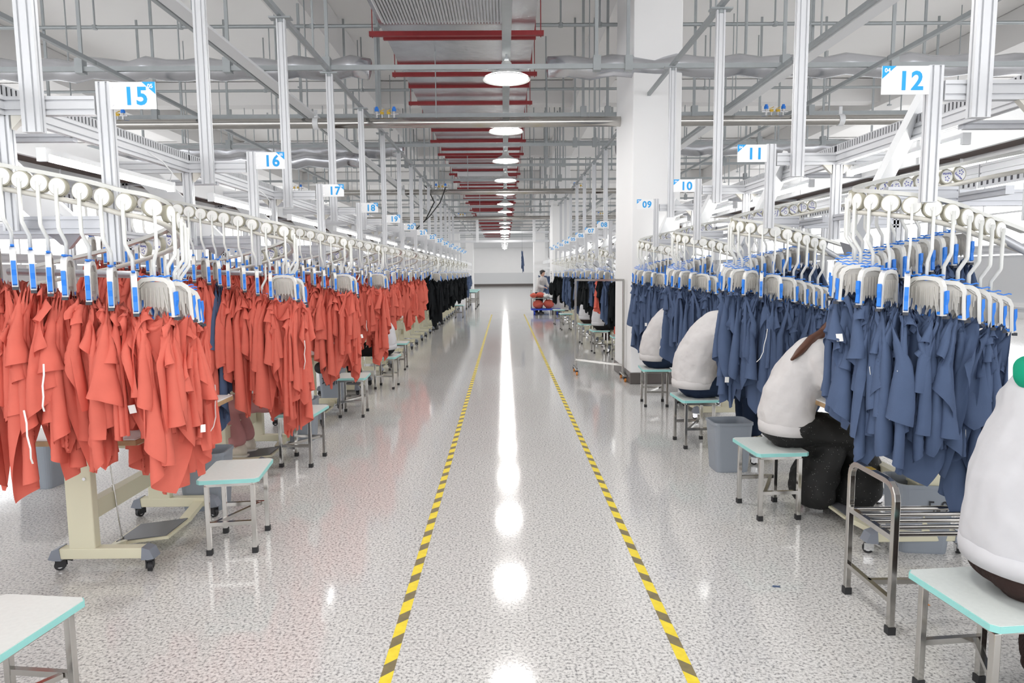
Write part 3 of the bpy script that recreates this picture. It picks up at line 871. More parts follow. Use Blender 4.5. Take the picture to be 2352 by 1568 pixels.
    p = tag(b.build('hanging_pole', M['alu']), 'white slotted pole dropping from the strut to the arm of station %s' % WN[num], 'pole', 'hanging poles of the %s row' % sgn)
    b = MB(); b.box(xq-.10, xq+.10, y0-.09, y0, 3.93, 3.945); b.cyl((xq, y0-.045, 3.90), (xq, y0-.045, 3.93), .03); b.build('top_plate', M['galv'], p)
    return st

def fill(side, num, y0, kinds, spots, near):
    path = PL if side < 0 else PR; L = along(path); sgn = 'left' if side < 0 else 'right'
    N = 0
    for s, full in spots:
        sw = R(HR.uniform(22, 36)) if side < 0 else (R(HR.uniform(22, 40)) if s > SR[1] else R(HR.uniform(-14, 4)))
        p, a = at_len(path, L, s)
        loc = (p.x, y0+p.y, p.z)
        h = hanger(loc, a, near, sw)
        ga = a+(sw if near else 0)
        w_ = ORD[N]; N += 1
        tag(h, 'grey clamp hanger with blue levers, %s down the rail of sign %s' % (w_, WN[num]), 'hanger', 'clamp hangers on the %s rails' % sgn)
        if not full: continue
        kd = kinds[HR.randrange(len(kinds))] if isinstance(kinds, list) else kinds
        if num == 16 and N == 12: kd = 'blue'
        G, cn = GC[kd]
        me = G[HR.randrange(len(G))]
        g = put('garment', me, None, (loc[0]-.012*math.sin(a), loc[1]+.012*math.cos(a), loc[2]-.455), (0, 0, ga+(math.pi if HR.random() < .5 else 0)+HR.uniform(-.15, .15)))
        k = HR.uniform(.74, .95)
        g.scale = (1.15, HR.uniform(.9, 1.12)*(1.12 if side > 0 else 1), k)
        if num == 16 and N == 12: g.scale = (1, .8, 1.12)
        tag(g, '%s cut garment pieces clipped to the %s hanger of sign %s' % (cn, w_, WN[num]), 'garment', 'hanging %s garments, %s row' % (cn, sgn))
        if near and HR.random() < .75:
            # tag pinned to an outer fold
            v = me.vertices; best = None
            for q in range(60):
                c = v[HR.randrange(len(v))].co
                if -.75 < c.z < -.1 and (best is None or c.x*(-1 if HR.random() < .5 else 1)+abs(c.y) > best[0]): best = (abs(c.x)+abs(c.y), c.copy())
            c = best[1]
            t = put('white_tag' if HR.random() < .6 else 'white_tape', None or m_tag if HR.random() < .55 else m_tape, g, (c.x+.012*(1 if c.x > 0 else -1), c.y, c.z), (HR.uniform(-.18, .18), HR.uniform(-.12, .12), R(90)*HR.randrange(2)))
            t.name = 'white_tag' if t.data == m_tag else 'white_tape'

LR = along(PR)
def s_of(path, L, x, dy):
    return min(range(len(path)), key=lambda i: (path[i].x-x)**2+(path[i].y-dy)**2)
SR = (LR[s_of(PR, LR, 2.28, .22)], LR[s_of(PR, LR, 1.88, .13)])
LL = along(PL); SL = (LL[s_of(PL, LL, -1.565, .24)], LL[s_of(PL, LL, -1.85, .02)])
for side, num, y0 in ST:
    station(side, num, y0, short=(side > 0 and num == 9))
    near = y0 < 8.6
    if side < 0:
        L = along(PL)[-1]
        if y0 < 14:
            sp = [SL[0]-.090*k for k in range(5)]; sp += [sp[-1]-.104*(k+1) for k in range(4)]; sp += [sp[-1]-.080*(k+1) for k in range(13)]
            sp = [(s, True) for s in sorted(x for x in sp if x > .02)]+[(SL[0]+.22+.13*k, k % 2 == 0) for k in range(3)]
            if y0 > 9: sp = sp[7:16]
            kinds = 'red'
        elif y0 < 22: sp = [(SL[0]+.1-.14*k, True) for k in range(7)][::-1]; kinds = 'black'
        else: sp = [(SL[0]+.1-.2*k, True) for k in range(4)][::-1]; kinds = 'black' if y0 < 26 else 'blue'
    else:
        if y0 < 9: sp = [(SR[0]-.081*k, True) for k in range(22 if y0 < 6 else 18)][::-1]; kinds = 'blue'
        elif y0 < 13: sp = [(SR[0]-.11*k, True) for k in range(10)][::-1]; kinds = ['blue', 'black', 'blue', 'red', 'black']
        elif y0 < 18: sp = [(SR[0]-.14*k, True) for k in range(7)][::-1]; kinds = ['blue', 'blue', 'black']
        elif y0 < 20: sp = [(SR[0]-.13*k, True) for k in range(6)][::-1]; kinds = 'blue'
        else: sp = [(SR[0]-.17*k, True) for k in range(4)][::-1]; kinds = 'black'
    fill(side, num, y0, kinds, sp, near)

# ------------------------------------------------------------------ stools
def make_stool():
    t = empty('stool')
    b = MB(); b.mi = 0; b.prism([(-.15, -.215), (.15, -.215), (.17, -.195), (.17, .195), (.15, .215), (-.15, .215), (-.17, .195), (-.17, -.195)], .425, .447, 'XY')
    b.mi = 1; b.prism([(-.147, -.212), (.147, -.212), (.167, -.192), (.167, .192), (.147, .212), (-.147, .212), (-.167, .192), (-.167, -.192)], .447, .4495, 'XY')
    b.build('seat', [M['mint'], M['seat']], t)
    for x in (-1, 1):
        for y in (-1, 1):
            b = MB(); b.box(x*.125-.0125, x*.125+.0125, y*.17-.0125, y*.17+.0125, .02, .405)
            l = bevel(b.build('leg', M['steel'], t), .002)
            MB().box(x*.125-.0155, x*.125+.0155, y*.17-.0155, y*.17+.0155, 0, .032).build('foot_cap', M['rubber'], l)
    b = MB(); b.box(-.125, .125, -.182, -.158, .40, .425); b.box(-.125, .125, .158, .182, .40, .425); b.box(-.137, -.113, -.17, .17, .40, .425); b.box(.113, .137, -.17, .17, .40, .425)
    b.build('seat_frame', M['steel'], t)
    b = MB(); b.box(-.125, .125, -.182, -.160, .17, .192); b.box(-.125, .125, .16, .182, .17, .192); b.bar((-.09, -.16, .181), (.09, .16, .181), .02, .02)
    b.build('stretcher', M['steel'], t)
    return t
stool0 = make_stool(); first = True
def stool(x, y, rz, label):
    global first
    o = stool0 if first else copy_tree(stool0); first = False
    o.location = (x, y, 0); o.rotation_euler = (0, 0, R(rz)); tag(o, label, 'stool', 'mint edged steel work stools')
    return o
stool(-1.60, 3.97, 7.5, 'empty mint edged stool, nearest whole one on the left')
stool(-1.73, 5.72, -4, 'mint edged stool under the person in pink trousers')
stool(-1.72, 7.65, 3, 'empty mint edged stool, second empty one on the left')
stool(-1.66, 9.48, -3, 'mint edged stool under the person in black trousers, left row')
stool(-1.78, 11.3, 2, 'mint edged stool just beyond the seated person in white')
stool(-1.70, 2.17, -7, 'white topped mint edged stool cut by the bottom left corner')
stool(1.715, 2.30, 5, 'mint edged stool under the person in brown, bottom right')
stool(1.735, 4.39, 3, 'mint edged stool under the person in a black sequinned skirt')
stool(1.73, 6.16, 2, 'mint edged stool under the second grey jacket on the right')
stool(1.78, 8.05, -4, 'mint edged stool beside the white column')
stool(1.85, 13.3, 2, 'mint edged stool behind the clothes rail, nearer of two')
stool(1.80, 15.0, 2, 'mint edged stool behind the clothes rail, farther of two')
stool(2.05, 12.0, 0, 'mint edged stool right behind the white column')
stool(1.66, 18.6, 2, 'mint edged stool near the blue cart, nearer one')
stool(1.62, 20.5, 2, 'mint edged stool near the blue cart, farther one')
stool(-1.6, 24.0, 0, 'mint edged stool among the black garments, far left')
for k, y in enumerate((29.5, 31.3, 33.0)):
    o = stool(-1.45, y, 0, 'raised mint topped bench table at far left end, %s of three' % ORD[k]); o.scale = (1.6, 1.2, 1.7)
    o.name = 'stool'

# ------------------------------------------------------------------ sewing tables
def caster_mesh(dark):
    b = MB(); b.mi = 0; b.cyl((-.011, 0, .028), (.011, 0, .028), .028, n=20); b.mi = 1; b.cyl((-.0125, 0, .028), (.0125, 0, .028), .016, n=14)
    b.mi = 2; b.box(-.02, -.014, -.02, .03, .02, .066); b.box(.014, .02, -.02, .03, .02, .066); b.box(-.02, .02, -.02, .03, .06, .07); b.cyl((0, .012, .068), (0, .012, .088), .012)
    b.bar((0, .03, .062), (0, .062, .05), .03, .008)
    return b.mesh('caster', [M['rubber'], M['chrome'], M['rubber'] if dark else M['chrome']])
CM = [caster_mesh(True), caster_mesh(False)]
def make_table(dark):
    # local: width along Y (stands at y=0 and y=.82), depth along X centred 0; worker at +X side
    t = empty('sewing_table')
    b = MB(); b.mi = 0; b.box(-.33, .33, -.22, 1.02, .745, .772); b.mi = 1; b.box(-.328, .328, -.218, 1.018, .772, .780); bevel(b.build('tabletop', [M['wood'], M['tabletop']], t), .003)
    for y in (0, .82):
        b = MB(); b.box(-.17, -.03, y-.028, y+.028, .13, .70)
        l = bevel(b.build('leg_column', M['cream'], t), .006)
        b = MB(); 
        for z in (.52, .62): b.cyl((-.06, y-.028, z), (-.06, y-.036, z), .009, n=10)
        b.build('bolt', M['chrome'], l)
        b = MB(); b.box(-.24, .24, y-.03, y+.03, .700, .745); b.build('top_bracket', M['cream'], t)
        b = MB(); b.box(-.235, .225, y-.032, y+.032, .075, .135); bevel(b.build('foot_bar', M['cream'], t), .006)
        for q in (-1, 1):
            b = MB(); b.prism([(q*.222, .139), (q*.262, .125), (q*.285, .075), (q*.25, .068), (q*.215, .068)], y-.036, y+.036); b.build('end_cap', M['gplast'], t)
        for q in (-1, 1): put('caster', CM[0 if dark else 1], t, (q*.25, y-.012*q, 0), (0, 0, R(20 if q > 0 else -70)+y))
    b = MB(); b.box(-.12, -.08, .03, .79, .26, .36); b.box(-.13, -.07, .03, .79, .355, .365)
    b.build('cross_panel', M['cream'], t)
    b = MB(); b.prism([(-.09, .045), (.24, .085), (.24, .10), (-.09, .06)], .22, .52); b.bar((.20, .51, .09), (.16, .80, .10), .06, .03); b.bar((-.02, .02, .10), (-.02, .24, .06), .03, .03)
    tr_ = b.build('treadle', M['cream'], t)
    b = MB(); b.prism([(-.07, .0635), (.22, .0985), (.22, .104), (-.07, .069)], .235, .505); b.build('foot_pad', M['dgplast'], tr_)
    b = MB(); b.cyl((-.05, .26, .07), (-.10, .25, .70), .0045, n=8); b.cyl((-.075, .255, .36), (-.078, .254, .40), .009, n=8); b.cyl((-.05, .26, .06), (-.05, .26, .085), .012, n=8)
    b.build('pull_rod', M['steel'], t)
    b = MB(); b.box(-.14, .10, .30, .52, .60, .72); b.build('motor_box', M['cream'], t)
    return t
def make_machine():
    t = empty('sewing_machine')
    b = MB(); b.box(-.09, .09, 0, .47, .0, .02); bevel(b.build('bed', M['white'], t), .004)
    b = MB(); b.prism([(.34, .02), (.46, .02), (.46, .30), (.43, .33), (.06, .33), (.03, .30), (.03, .14), (.09, .14), (.11, .22), (.31, .22), (.34, .19)], -.055, .055, 'YZ')
    bevel(b.build('arm', M['white'], t), .015, 3)
    b = MB(); b.cyl((0, .46, .25), (0, .50, .25), .065, n=24); b.build('handwheel', M['gplast'], t)
    b = MB(); b.cyl((0, .06, .14), (0, .06, .035), .006, n=8); b.box(-.008, .008, .04, .075, .02, .032); b.build('needle_bar', M['chrome'], t)
    return t
tab = [None, None]; mach = None
def table(side, y, dark, num):
    global mach
    i = 1 if dark else 0
    o = tab[i]
    if o is None: o = tab[i] = make_table(dark)
    else: o = copy_tree(o)
    o.location = (-2.19, y, 0) if side < 0 else (2.29, y+.82, 0)
    o.rotation_euler = (0, 0, 0 if side < 0 else math.pi)
    sg = 'left' if side < 0 else 'right'
    tag(o, 'cream sewing table on casters under the garments of sign %s' % WN[num], 'sewing table', 'sewing tables of the %s row' % sg)
    if mach is None: m = mach = make_machine()
    else: m = copy_tree(mach)
    m.location = (-2.24, y+.12, .781) if side < 0 else (2.34, y+.70, .781)
    m.rotation_euler = (0, 0, 0 if side < 0 else math.pi)
    tag(m, 'white sewing machine on the cream table under sign %s' % WN[num], 'sewing machine', 'sewing machines of the %s row' % sg)
table(-1, 3.60, True, 15); table(-1, 5.35, True, 16)
for side, num, y0 in ST:
    if side < 0 and num > 16: table(-1, y0+.48, True, num)
for side, num, y0 in ST:
    if side > 0 and num not in (9,): table(1, y0+.74, False, num)

# ------------------------------------------------------------------ bins
def rrect(w, d, r, n=5):
    o = []
    for cx_, cy_, a0 in ((w/2-r, d/2-r, 0), (-w/2+r, d/2-r, 90), (-w/2+r, -d/2+r, 180), (w/2-r, -d/2+r, 270)):
        for k in range(n+1):
            a = R(a0+90*k/n); o.append((cx_+r*math.cos(a), cy_+r*math.sin(a)))
    return o
def bin_mesh(w, d, h):
    b = MB(); n = 24; lv = [(.82, .0), (.84, .01), (1.0, h-.02), (1.04, h-.02), (1.04, h), (.97, h), (.80, .012)]
    vs = []
    for k, z in lv:
        vs += [(x, y, z) for x, y in rrect(w*k, d*k, .05*k)]
    n = len(rrect(1, 1, .1)); fs = [(j*n+i, j*n+(i+1) % n, (j+1)*n+(i+1) % n, (j+1)*n+i) for j in range(len(lv)-1) for i in range(n)]
    fs += [tuple(range(n))[::-1], tuple(range((len(lv)-1)*n, len(lv)*n))]
    b.sm = False; b.add(vs, fs)
    return b.mesh('waste_bin', M['bin'])
BM = bin_mesh(.31, .26, .40)
def waste(x, y, rz, label, txt=None, tx=None, size=.07):
    o = put('waste_bin', BM, None, (x, y, 0), (0, 0, R(rz)))
    tag(o, label, 'bin', 'grey plastic waste bins')
    if txt:
        t = put('marker_writing', text_mesh(txt, size, M['ink'], ext=.0004), o, tx, (R(-5), 0, 0)); t.scale = (1, 1, 1.3)
    return o
waste(1.79, 5.36, 2, 'plain grey bin standing beside the second stool on the right')
waste(2.36, 3.78, -8, 'grey bin marked 5-9 behind the steel shelf rack', '5-9', (.05, -.134, .27), .085)
waste(-2.07, 4.62, 4, 'grey bin with small marker writing behind the nearest left table', '\u4e0a\u8863\u6d41\u6c34\u7ec4', (-.03, -.140, .35), .032)
waste(-3.55, 5.15, -6, 'grey bin beyond the nearest left table, far from aisle')
waste(-2.2, 8.62, 3, 'grey bin with large marker writing behind the second empty stool', '\u57f9\u8bad', (0, -.134, .25), .11)
waste(-1.98, 5.98+.55, 3, 'grey bin behind the stool of the pink trousered person')
waste(-2.66, 3.0, 8, 'dark grey bin whose rim peeks in at the left edge').scale = (1, 1, .6)

# ------------------------------------------------------------------ steel shelf rack (right foreground)
t = empty('steel_shelf_rack', (1.68, 3.03, 0))
tag(t, 'low stainless rack with arched ends and bar shelf beside the aisle, right foreground', 'steel rack')
sq = [(-.0135, -.0135), (.0135, -.0135), (.0135, .0135), (-.0135, .0135)]
for x in (0, .66):
    pts = [(x, -.19, .03), (x, -.19, .60)]+[(x, -.19+.07*(1-math.cos(a)), .60+.07*math.sin(a)) for a in (R(22), R(45), R(67), R(90))]
    pts += [(x, .12, .67)]+[(x, .12+.07*math.sin(a), .60+.07*math.cos(a)) for a in (R(22), R(45), R(67), R(90))]+[(x, .19, .03)]
    b = MB(); b.tube(pts, 0, outline=sq); o = bevel(b.build('end_frame', M['steel'], t), .003)
    b = MB()
    for y in (-.19, .19): b.box(x-.017, x+.017, y-.017, y+.017, 0, .034)
    b.build('foot_cap', M['rubber'], o)
    MB().box(x-.012, x+.012, -.18, .18, .42, .445).build('side_bar', M['steel'], t); MB().box(x-.012, x+.012, -.18, .18, .14, .162).build('side_bar', M['steel'], t)
    if x == 0: MB().box(x-.0138, x+.0138, .0, .045, .6835, .6845).build('yellow_sticker', M['brass'], o)
b = MB()
for y in (-.16, -.08, 0, .08, .16): b.cyl((0, y, .44), (.66, y, .44), .011, n=10)
b.build('shelf_bars', M['steel'], t)
MB().box(0, .66, -.012, .012, .14, .162).build('stretcher', M['steel'], t)

# ------------------------------------------------------------------ garment rail by the column, with wheels
t = empty('garment_rack', (1.10, 10.6, 0))
tag(t, 'wheeled stainless clothes rail standing beside the white column', 'clothes rail')
b = MB(); b.box(-.016, .016, -.016, .016, .09, 1.46); bevel(b.build('post', M['steel'], t), .003)
b = MB(); b.box(.61, .642, -.716, -.684, .09, 1.46); bevel(b.build('post', M['steel'], t), .003)
MB().bar((0, 0, 1.46), (.626, -.7, 1.46), .032, .032).build('top_bar', M['steel'], t)
MB().bar((0, 0, .22), (.626, -.7, .22), .025, .03).build('lower_bar', M['steel'], t)
b = MB(); b.box(-.016, .016, -.22, .22, .075, .10); b.build('base_bar', M['steel'], t)
b = MB(); b.box(.61, .642, -.9, -.5, .075, .10); b.build('base_bar', M['steel'], t)
wm = MB(); wm.cyl((-.012, 0, .03), (.012, 0, .03), .03, n=16); wm.mi = 1; wm.box(-.02, .02, -.018, .018, .045, .078); wmm = wm.mesh('wheel', [M['orange'], M['rubber']])
for x, y in ((0, -.2), (0, .2), (.626, -.88), (.626, -.52)): put('wheel', wmm, t, (x, y, 0))

# ------------------------------------------------------------------ blue platform cart with bundles
t = empty('platform_cart', (1.42, 25.2, 0))
tag(t, 'blue platform cart on wheels in the far aisle', 'cart')
MB().box(-.45, .62, -.35, .35, .18, .23).build('platform', M['bluecart'], t)
b = MB(); b.sm = True; b.tube([(-.43, -.3, .2), (-.43, -.3, .85), (-.43, -.22, .93), (-.43, .22, .93), (-.43, .3, .85), (-.43, .3, .2)], .018, 8); b.build('handle', M['steel'], t)
for x in (-.33, .5):
    for y in (-.25, .25): b = MB(); b.cyl((x-.02, y, .08), (x+.02, y, .08), .08, n=16); b.build('wheel', M['bluecart'], t)
b = MB(); b.box(-.4, .5, -.3, .3, .60, .63); 
for x in (-.35, .12): b.box(x-.02, x+.02, -.02, .02, .23, .60)
b.build('table_stand', M['steel'], t)
rb = random.Random(9)
def bundle(loc, r, m, label):
    b = MB(); b.sm = True
    b.ell((0, 0, r[2]), r, 16, 9)
    me = b.mesh('cloth_bundle', m)
    for v in me.vertices: v.co += Vector([rb.uniform(-1, 1)*.16*q for q in r])
    o = put('cloth_bundle', me, None, loc); s = o.modifiers.new('sub', 'SUBSURF'); s.levels = 1; s.render_levels = 1
    tag(o, label, 'cloth bundle', 'cloth bundles on the blue cart')
bundle((1.22, 25.1, .23), (.2, .2, .16), M['red'], 'red cloth bundle on the blue platform, left one')
bundle((1.62, 25.1, .23), (.2, .2, .17), M['red'], 'red cloth bundle on the blue platform, right one')
bundle((1.30, 25.1, .63), (.17, .2, .10), M['red'], 'red cloth bundle on top of the cart stand')
bundle((1.52, 25.0, .63), (.12, .16, .07), M['tagw'], 'white cloth bundle on top of the cart stand')
bundle((1.05, 24.95, .63), (.13, .13, .09), M['red'], 'small red cloth bundle at the left end of the cart stand')
# far racks of garments either side of the white end wall
gk = 0
for side in (-1, 1):
    for k in range(6):
        y = 33+2.6*k
        x = side*(2.35 if side < 0 else 2.15)
        o = put('garment', G_BLUE[k], None, (x-.12*side*0, y, 1.36), (0, 0, .3*k)); o.scale = (2.2, 1.6, 1)
        tag(o, 'slate blue garments on the far %s rail, %s from the front' % ('left' if side < 0 else 'right', ORD[k]), 'garment', 'far blue garments')
    b = MB(); b.bar((side*2.3, 30, 1.75), (side*2.3, 48, 1.75), .05, .06)
    for y in (30, 36, 42, 48): b.bar((side*2.3, y, 0), (side*2.3, y, 2.3), .06, .06)
    b.bar((side*2.3, 30, 2.1), (side*2.3, 48, 2.1), .04, .18)
    tag(b.build('far_rail', M['white']), 'white overhead rail far down the hall on the %s' % ('left' if side < 0 else 'right'), 'rail')
o = put('garment', G_BLUE[3], None, (.72, 27.5, 2.42), (0, 0, .4)); o.scale = (.6, .55, 1.1)
tag(o, 'single slate blue garment hanging high before the white end wall', 'garment')
t = MB(); t.bar((.72, 27.5, 2.42), (.72, 27.5, 4.03), .01, .01); tag(t.build('hanging_wire', M['galv']), 'thin wire holding the lone high blue garment', 'wire')
for x, w_ in ((-1.2, 'left'), (1.35, 'right')):
    b = MB(); b.bar((x, 31, 2.9), (x, 31, 4.0), .12, .12)
    tag(b.build('hanging_post', M['white']), 'short white post hanging at the far end, %s one' % w_, 'post')
b = MB(); b.bar((-3, 31, 2.95), (3.2, 31, 2.95), .10, .10); b.bar((-3, 31, 3.35), (3.2, 31, 3.35), .08, .08)
tag(b.build('overhead_track', M['alu']), 'pale overhead track crossing the far end of the aisle', 'track')
# sharp small things near the stations
b = MB(); b.sm = True; b.lathe([(.0001, 0), (.055, .004), (.06, .02), (.05, .03), (.0001, .034)], (0, 0, 0), 24, M=Matrix.Rotation(R(80), 4, 'X'))
b.sm = False; b.cyl((0, .0, .04), (-.03, .02, .2), .005)
tag(b.build('work_lamp', M['rubber'], loc=(-1.92, 7.05, .62)), 'small round black lamp head below the red garments of sign 17', 'work lamp')
# second rows of frames further out, both sides
for side in (-1, 1):
    for k in range(9):
        y = 2.2+2.3*k; x = side*4.25
        b = MB(); b.prof((x, y, 1.2), (x, y, 2.45), .08, .04, (0, 1, 0)); b.prof((x, y, 2.40), (x, y+2.3, 2.40), .04, .08); b.prof((x, y, 1.75), (x, y+2.3, 1.75), .04, .08); b.prof((x-side*.7, y, 2.40), (x+.4*side, y, 2.40), .04, .08)
        b.prof((x, y, 1.25), (x, y+2.3, 1.25), .04, .04)
        o = b.build('outer_frame', M['alu'])
        b = MB(); b.box(x+side*.1-.01, x+side*.1+.01, y+.1, y+2.2, 1.30, 1.7); b.build('side_panel', M['white'], o)
        tag(o, 'white aluminium frame bay of the %s outer row, %s from the front' % ('left' if side < 0 else 'right', ORD[k]), 'frame', 'outer row frames')
# scraps on the floor
for i, (x, y, m, l) in enumerate(((1.36, 3.30, 'blue', 'small blue cloth scrap on the floor near the steel rack'), (1.69, 2.64, 'blue', 'tiny blue scrap on the floor beside the rack leg'), (2.0, 3.1, 'orange', 'tiny orange scrap on the floor under the rack'))):
    b = MB(); b.prism([(-.02, -.006), (.016, -.012), (.024, .004), (-.012, .012)], .0004, .0018, 'XY')
    tag(b.build('cloth_scrap', M[m], loc=(x, y, 0), rot=(0, 0, i)), l, 'scrap', 'floor scraps')
# ------------------------------------------------------------------ people
TX = bpy.data.textures.new('fold_noise', 'CLOUDS'); TX.noise_scale = .15; TX.noise_depth = 2
def soft(o, vox, disp=0., sm=4):
    m = o.modifiers.new('remesh', 'REMESH'); m.mode = 'VOXEL'; m.voxel_size = vox; m.use_smooth_shade = True
    m = o.modifiers.new('smooth', 'SMOOTH'); m.factor = .6; m.iterations = sm
    if disp:
        m = o.modifiers.new('folds', 'DISPLACE'); m.texture = TX; m.strength = disp*2.0; m.mid_level = .42; m.texture_coords = 'LOCAL'
        m = o.modifiers.new('smooth2', 'SMOOTH'); m.factor = .5; m.iterations = 2
    return o
def hand(b, p, d, s):
    # p wrist, d forward direction, s = +1/-1 side of the thumb along y
    p = Vector(p); d = Vector(d).normalized(); sd = Vector((0, s, 0)); dn = Vector((0, 0, -1))
    pc = p+d*.05
    b.ell(pc, (.045, .038, .016)); b.ell(p+d*.075, (.03, .040, .015))
    for k, (off, ln) in enumerate(((.030, .068), (.010, .078), (-.011, .072), (-.031, .056))):
        q0 = p+d*.085+sd*off; q1 = q0+d*ln*.45; q2 = q1+d*ln*.28+dn*ln*.22; q3 = q2+d*ln*.10+dn*ln*.26
        b.limb([(*q0, .0095, .0095), (*q1, .009, .009), (*q2, .0085, .0085), (*q3, .0075, .0075)], 10)
    q0 = p+d*.03+sd*.032; q1 = q0+d*.03+sd*.028; q2 = q1+d*.03+dn*.008
    b.limb([(*q0, .012, .012), (*q1, .0105, .0105), (*q2, .009, .009)], 10)
def head_parts(parent, hc, tilt, hair, pony=None, bun=None):
    Mh = Matrix.Rotation(tilt, 4, 'Y')
    T = lambda x, y, z: tuple(Vector(hc)+(Mh @ Vector((x, y, z))))
    b = MB(); b.sm = True
    b.ell(T(-.022, 0, .022), (.100, .082, .105), 20, 12, Mh)
    b.ell(T(-.075, 0, -.02), (.045, .062, .06), 16, 9, Mh)
    b.ell(T(.03, 0, .09), (.055, .07, .03), 16, 9, Mh)
    for s in (-1, 1): b.ell(T(.0, s*.072, .0), (.04, .018, .06), 12, 8, Mh)
    if pony:
        b.limb([(*T(-.10, 0, .03), .03, .03)]+[(*p, r, r) for p, r in pony], 12)
    if bun: b.ell(T(-.115, 0, .02), (.045, .05, .05))
    h = soft(b.build('hair', hair, parent), .009, 0, 3)
    e = MB()
    for s in (-1, 1):
        e.mi = 0; e.ell(T(.078, s*.031, .002), (.012, .014, .009), 10, 7); e.mi = 1; e.ell(T(.088, s*.031, .002), (.005, .006, .006), 8, 6)
    e.build('eyes', [M['white'], M['hair']], parent)
    e = MB(); e.sm = True; e.ell(T(.083, 0, -.055), (.012, .024, .008), 12, 7); e.build('mouth', M['pink'], parent)
    return T, Mh
def head_shape(b, T, Mh):
    b.ell(T(0, 0, 0), (.093, .073, .112), 20, 12, Mh); b.ell(T(.03, 0, -.06), (.055, .052, .055), 16, 9, Mh)
    b.ell(T(.096, 0, -.018), (.017, .013, .022), 10, 7, Mh)
    for s in (-1, 1): b.ell(T(-.01, s*.076, -.012), (.016, .009, .028), 10, 7, Mh)
def shoe(parent, x, y, z, m, s=1):
    b = MB(); b.sm = True
    b.limb([(x-.05, y, z+.05, .045, .038), (x+.03, y, z+.042, .040, .040), (x+.13, y, z+.030, .028, .038)], 14)
    b.ell((x-.045, y, z+.085), (.042, .036, .035))
    o = soft(b.build('shoe', m, parent), .008, 0, 3)
    b = MB(); b.prism([(x-.10, y-.03), (x-.04, y-.042), (x+.08, y-.046), (x+.15, y-.03), (x+.165, y), (x+.15, y+.03), (x+.08, y+.046), (x-.04, y+.042), (x-.10, y+.03)], z, z+.022, 'XY')
    bevel(b.build('sole', M['shoes'] if m != M['rubber'] else M['rubber'], o), .006)
    if m != M['rubber']:
        b = MB()
        for k in range(4): b.bar((x+.0+.022*k, y-.022, z+.088-.008*k), (x+.012+.022*k, y+.022, z+.088-.008*k), .006, .004)
        b.build('laces', M['tagw'], o)
    return o

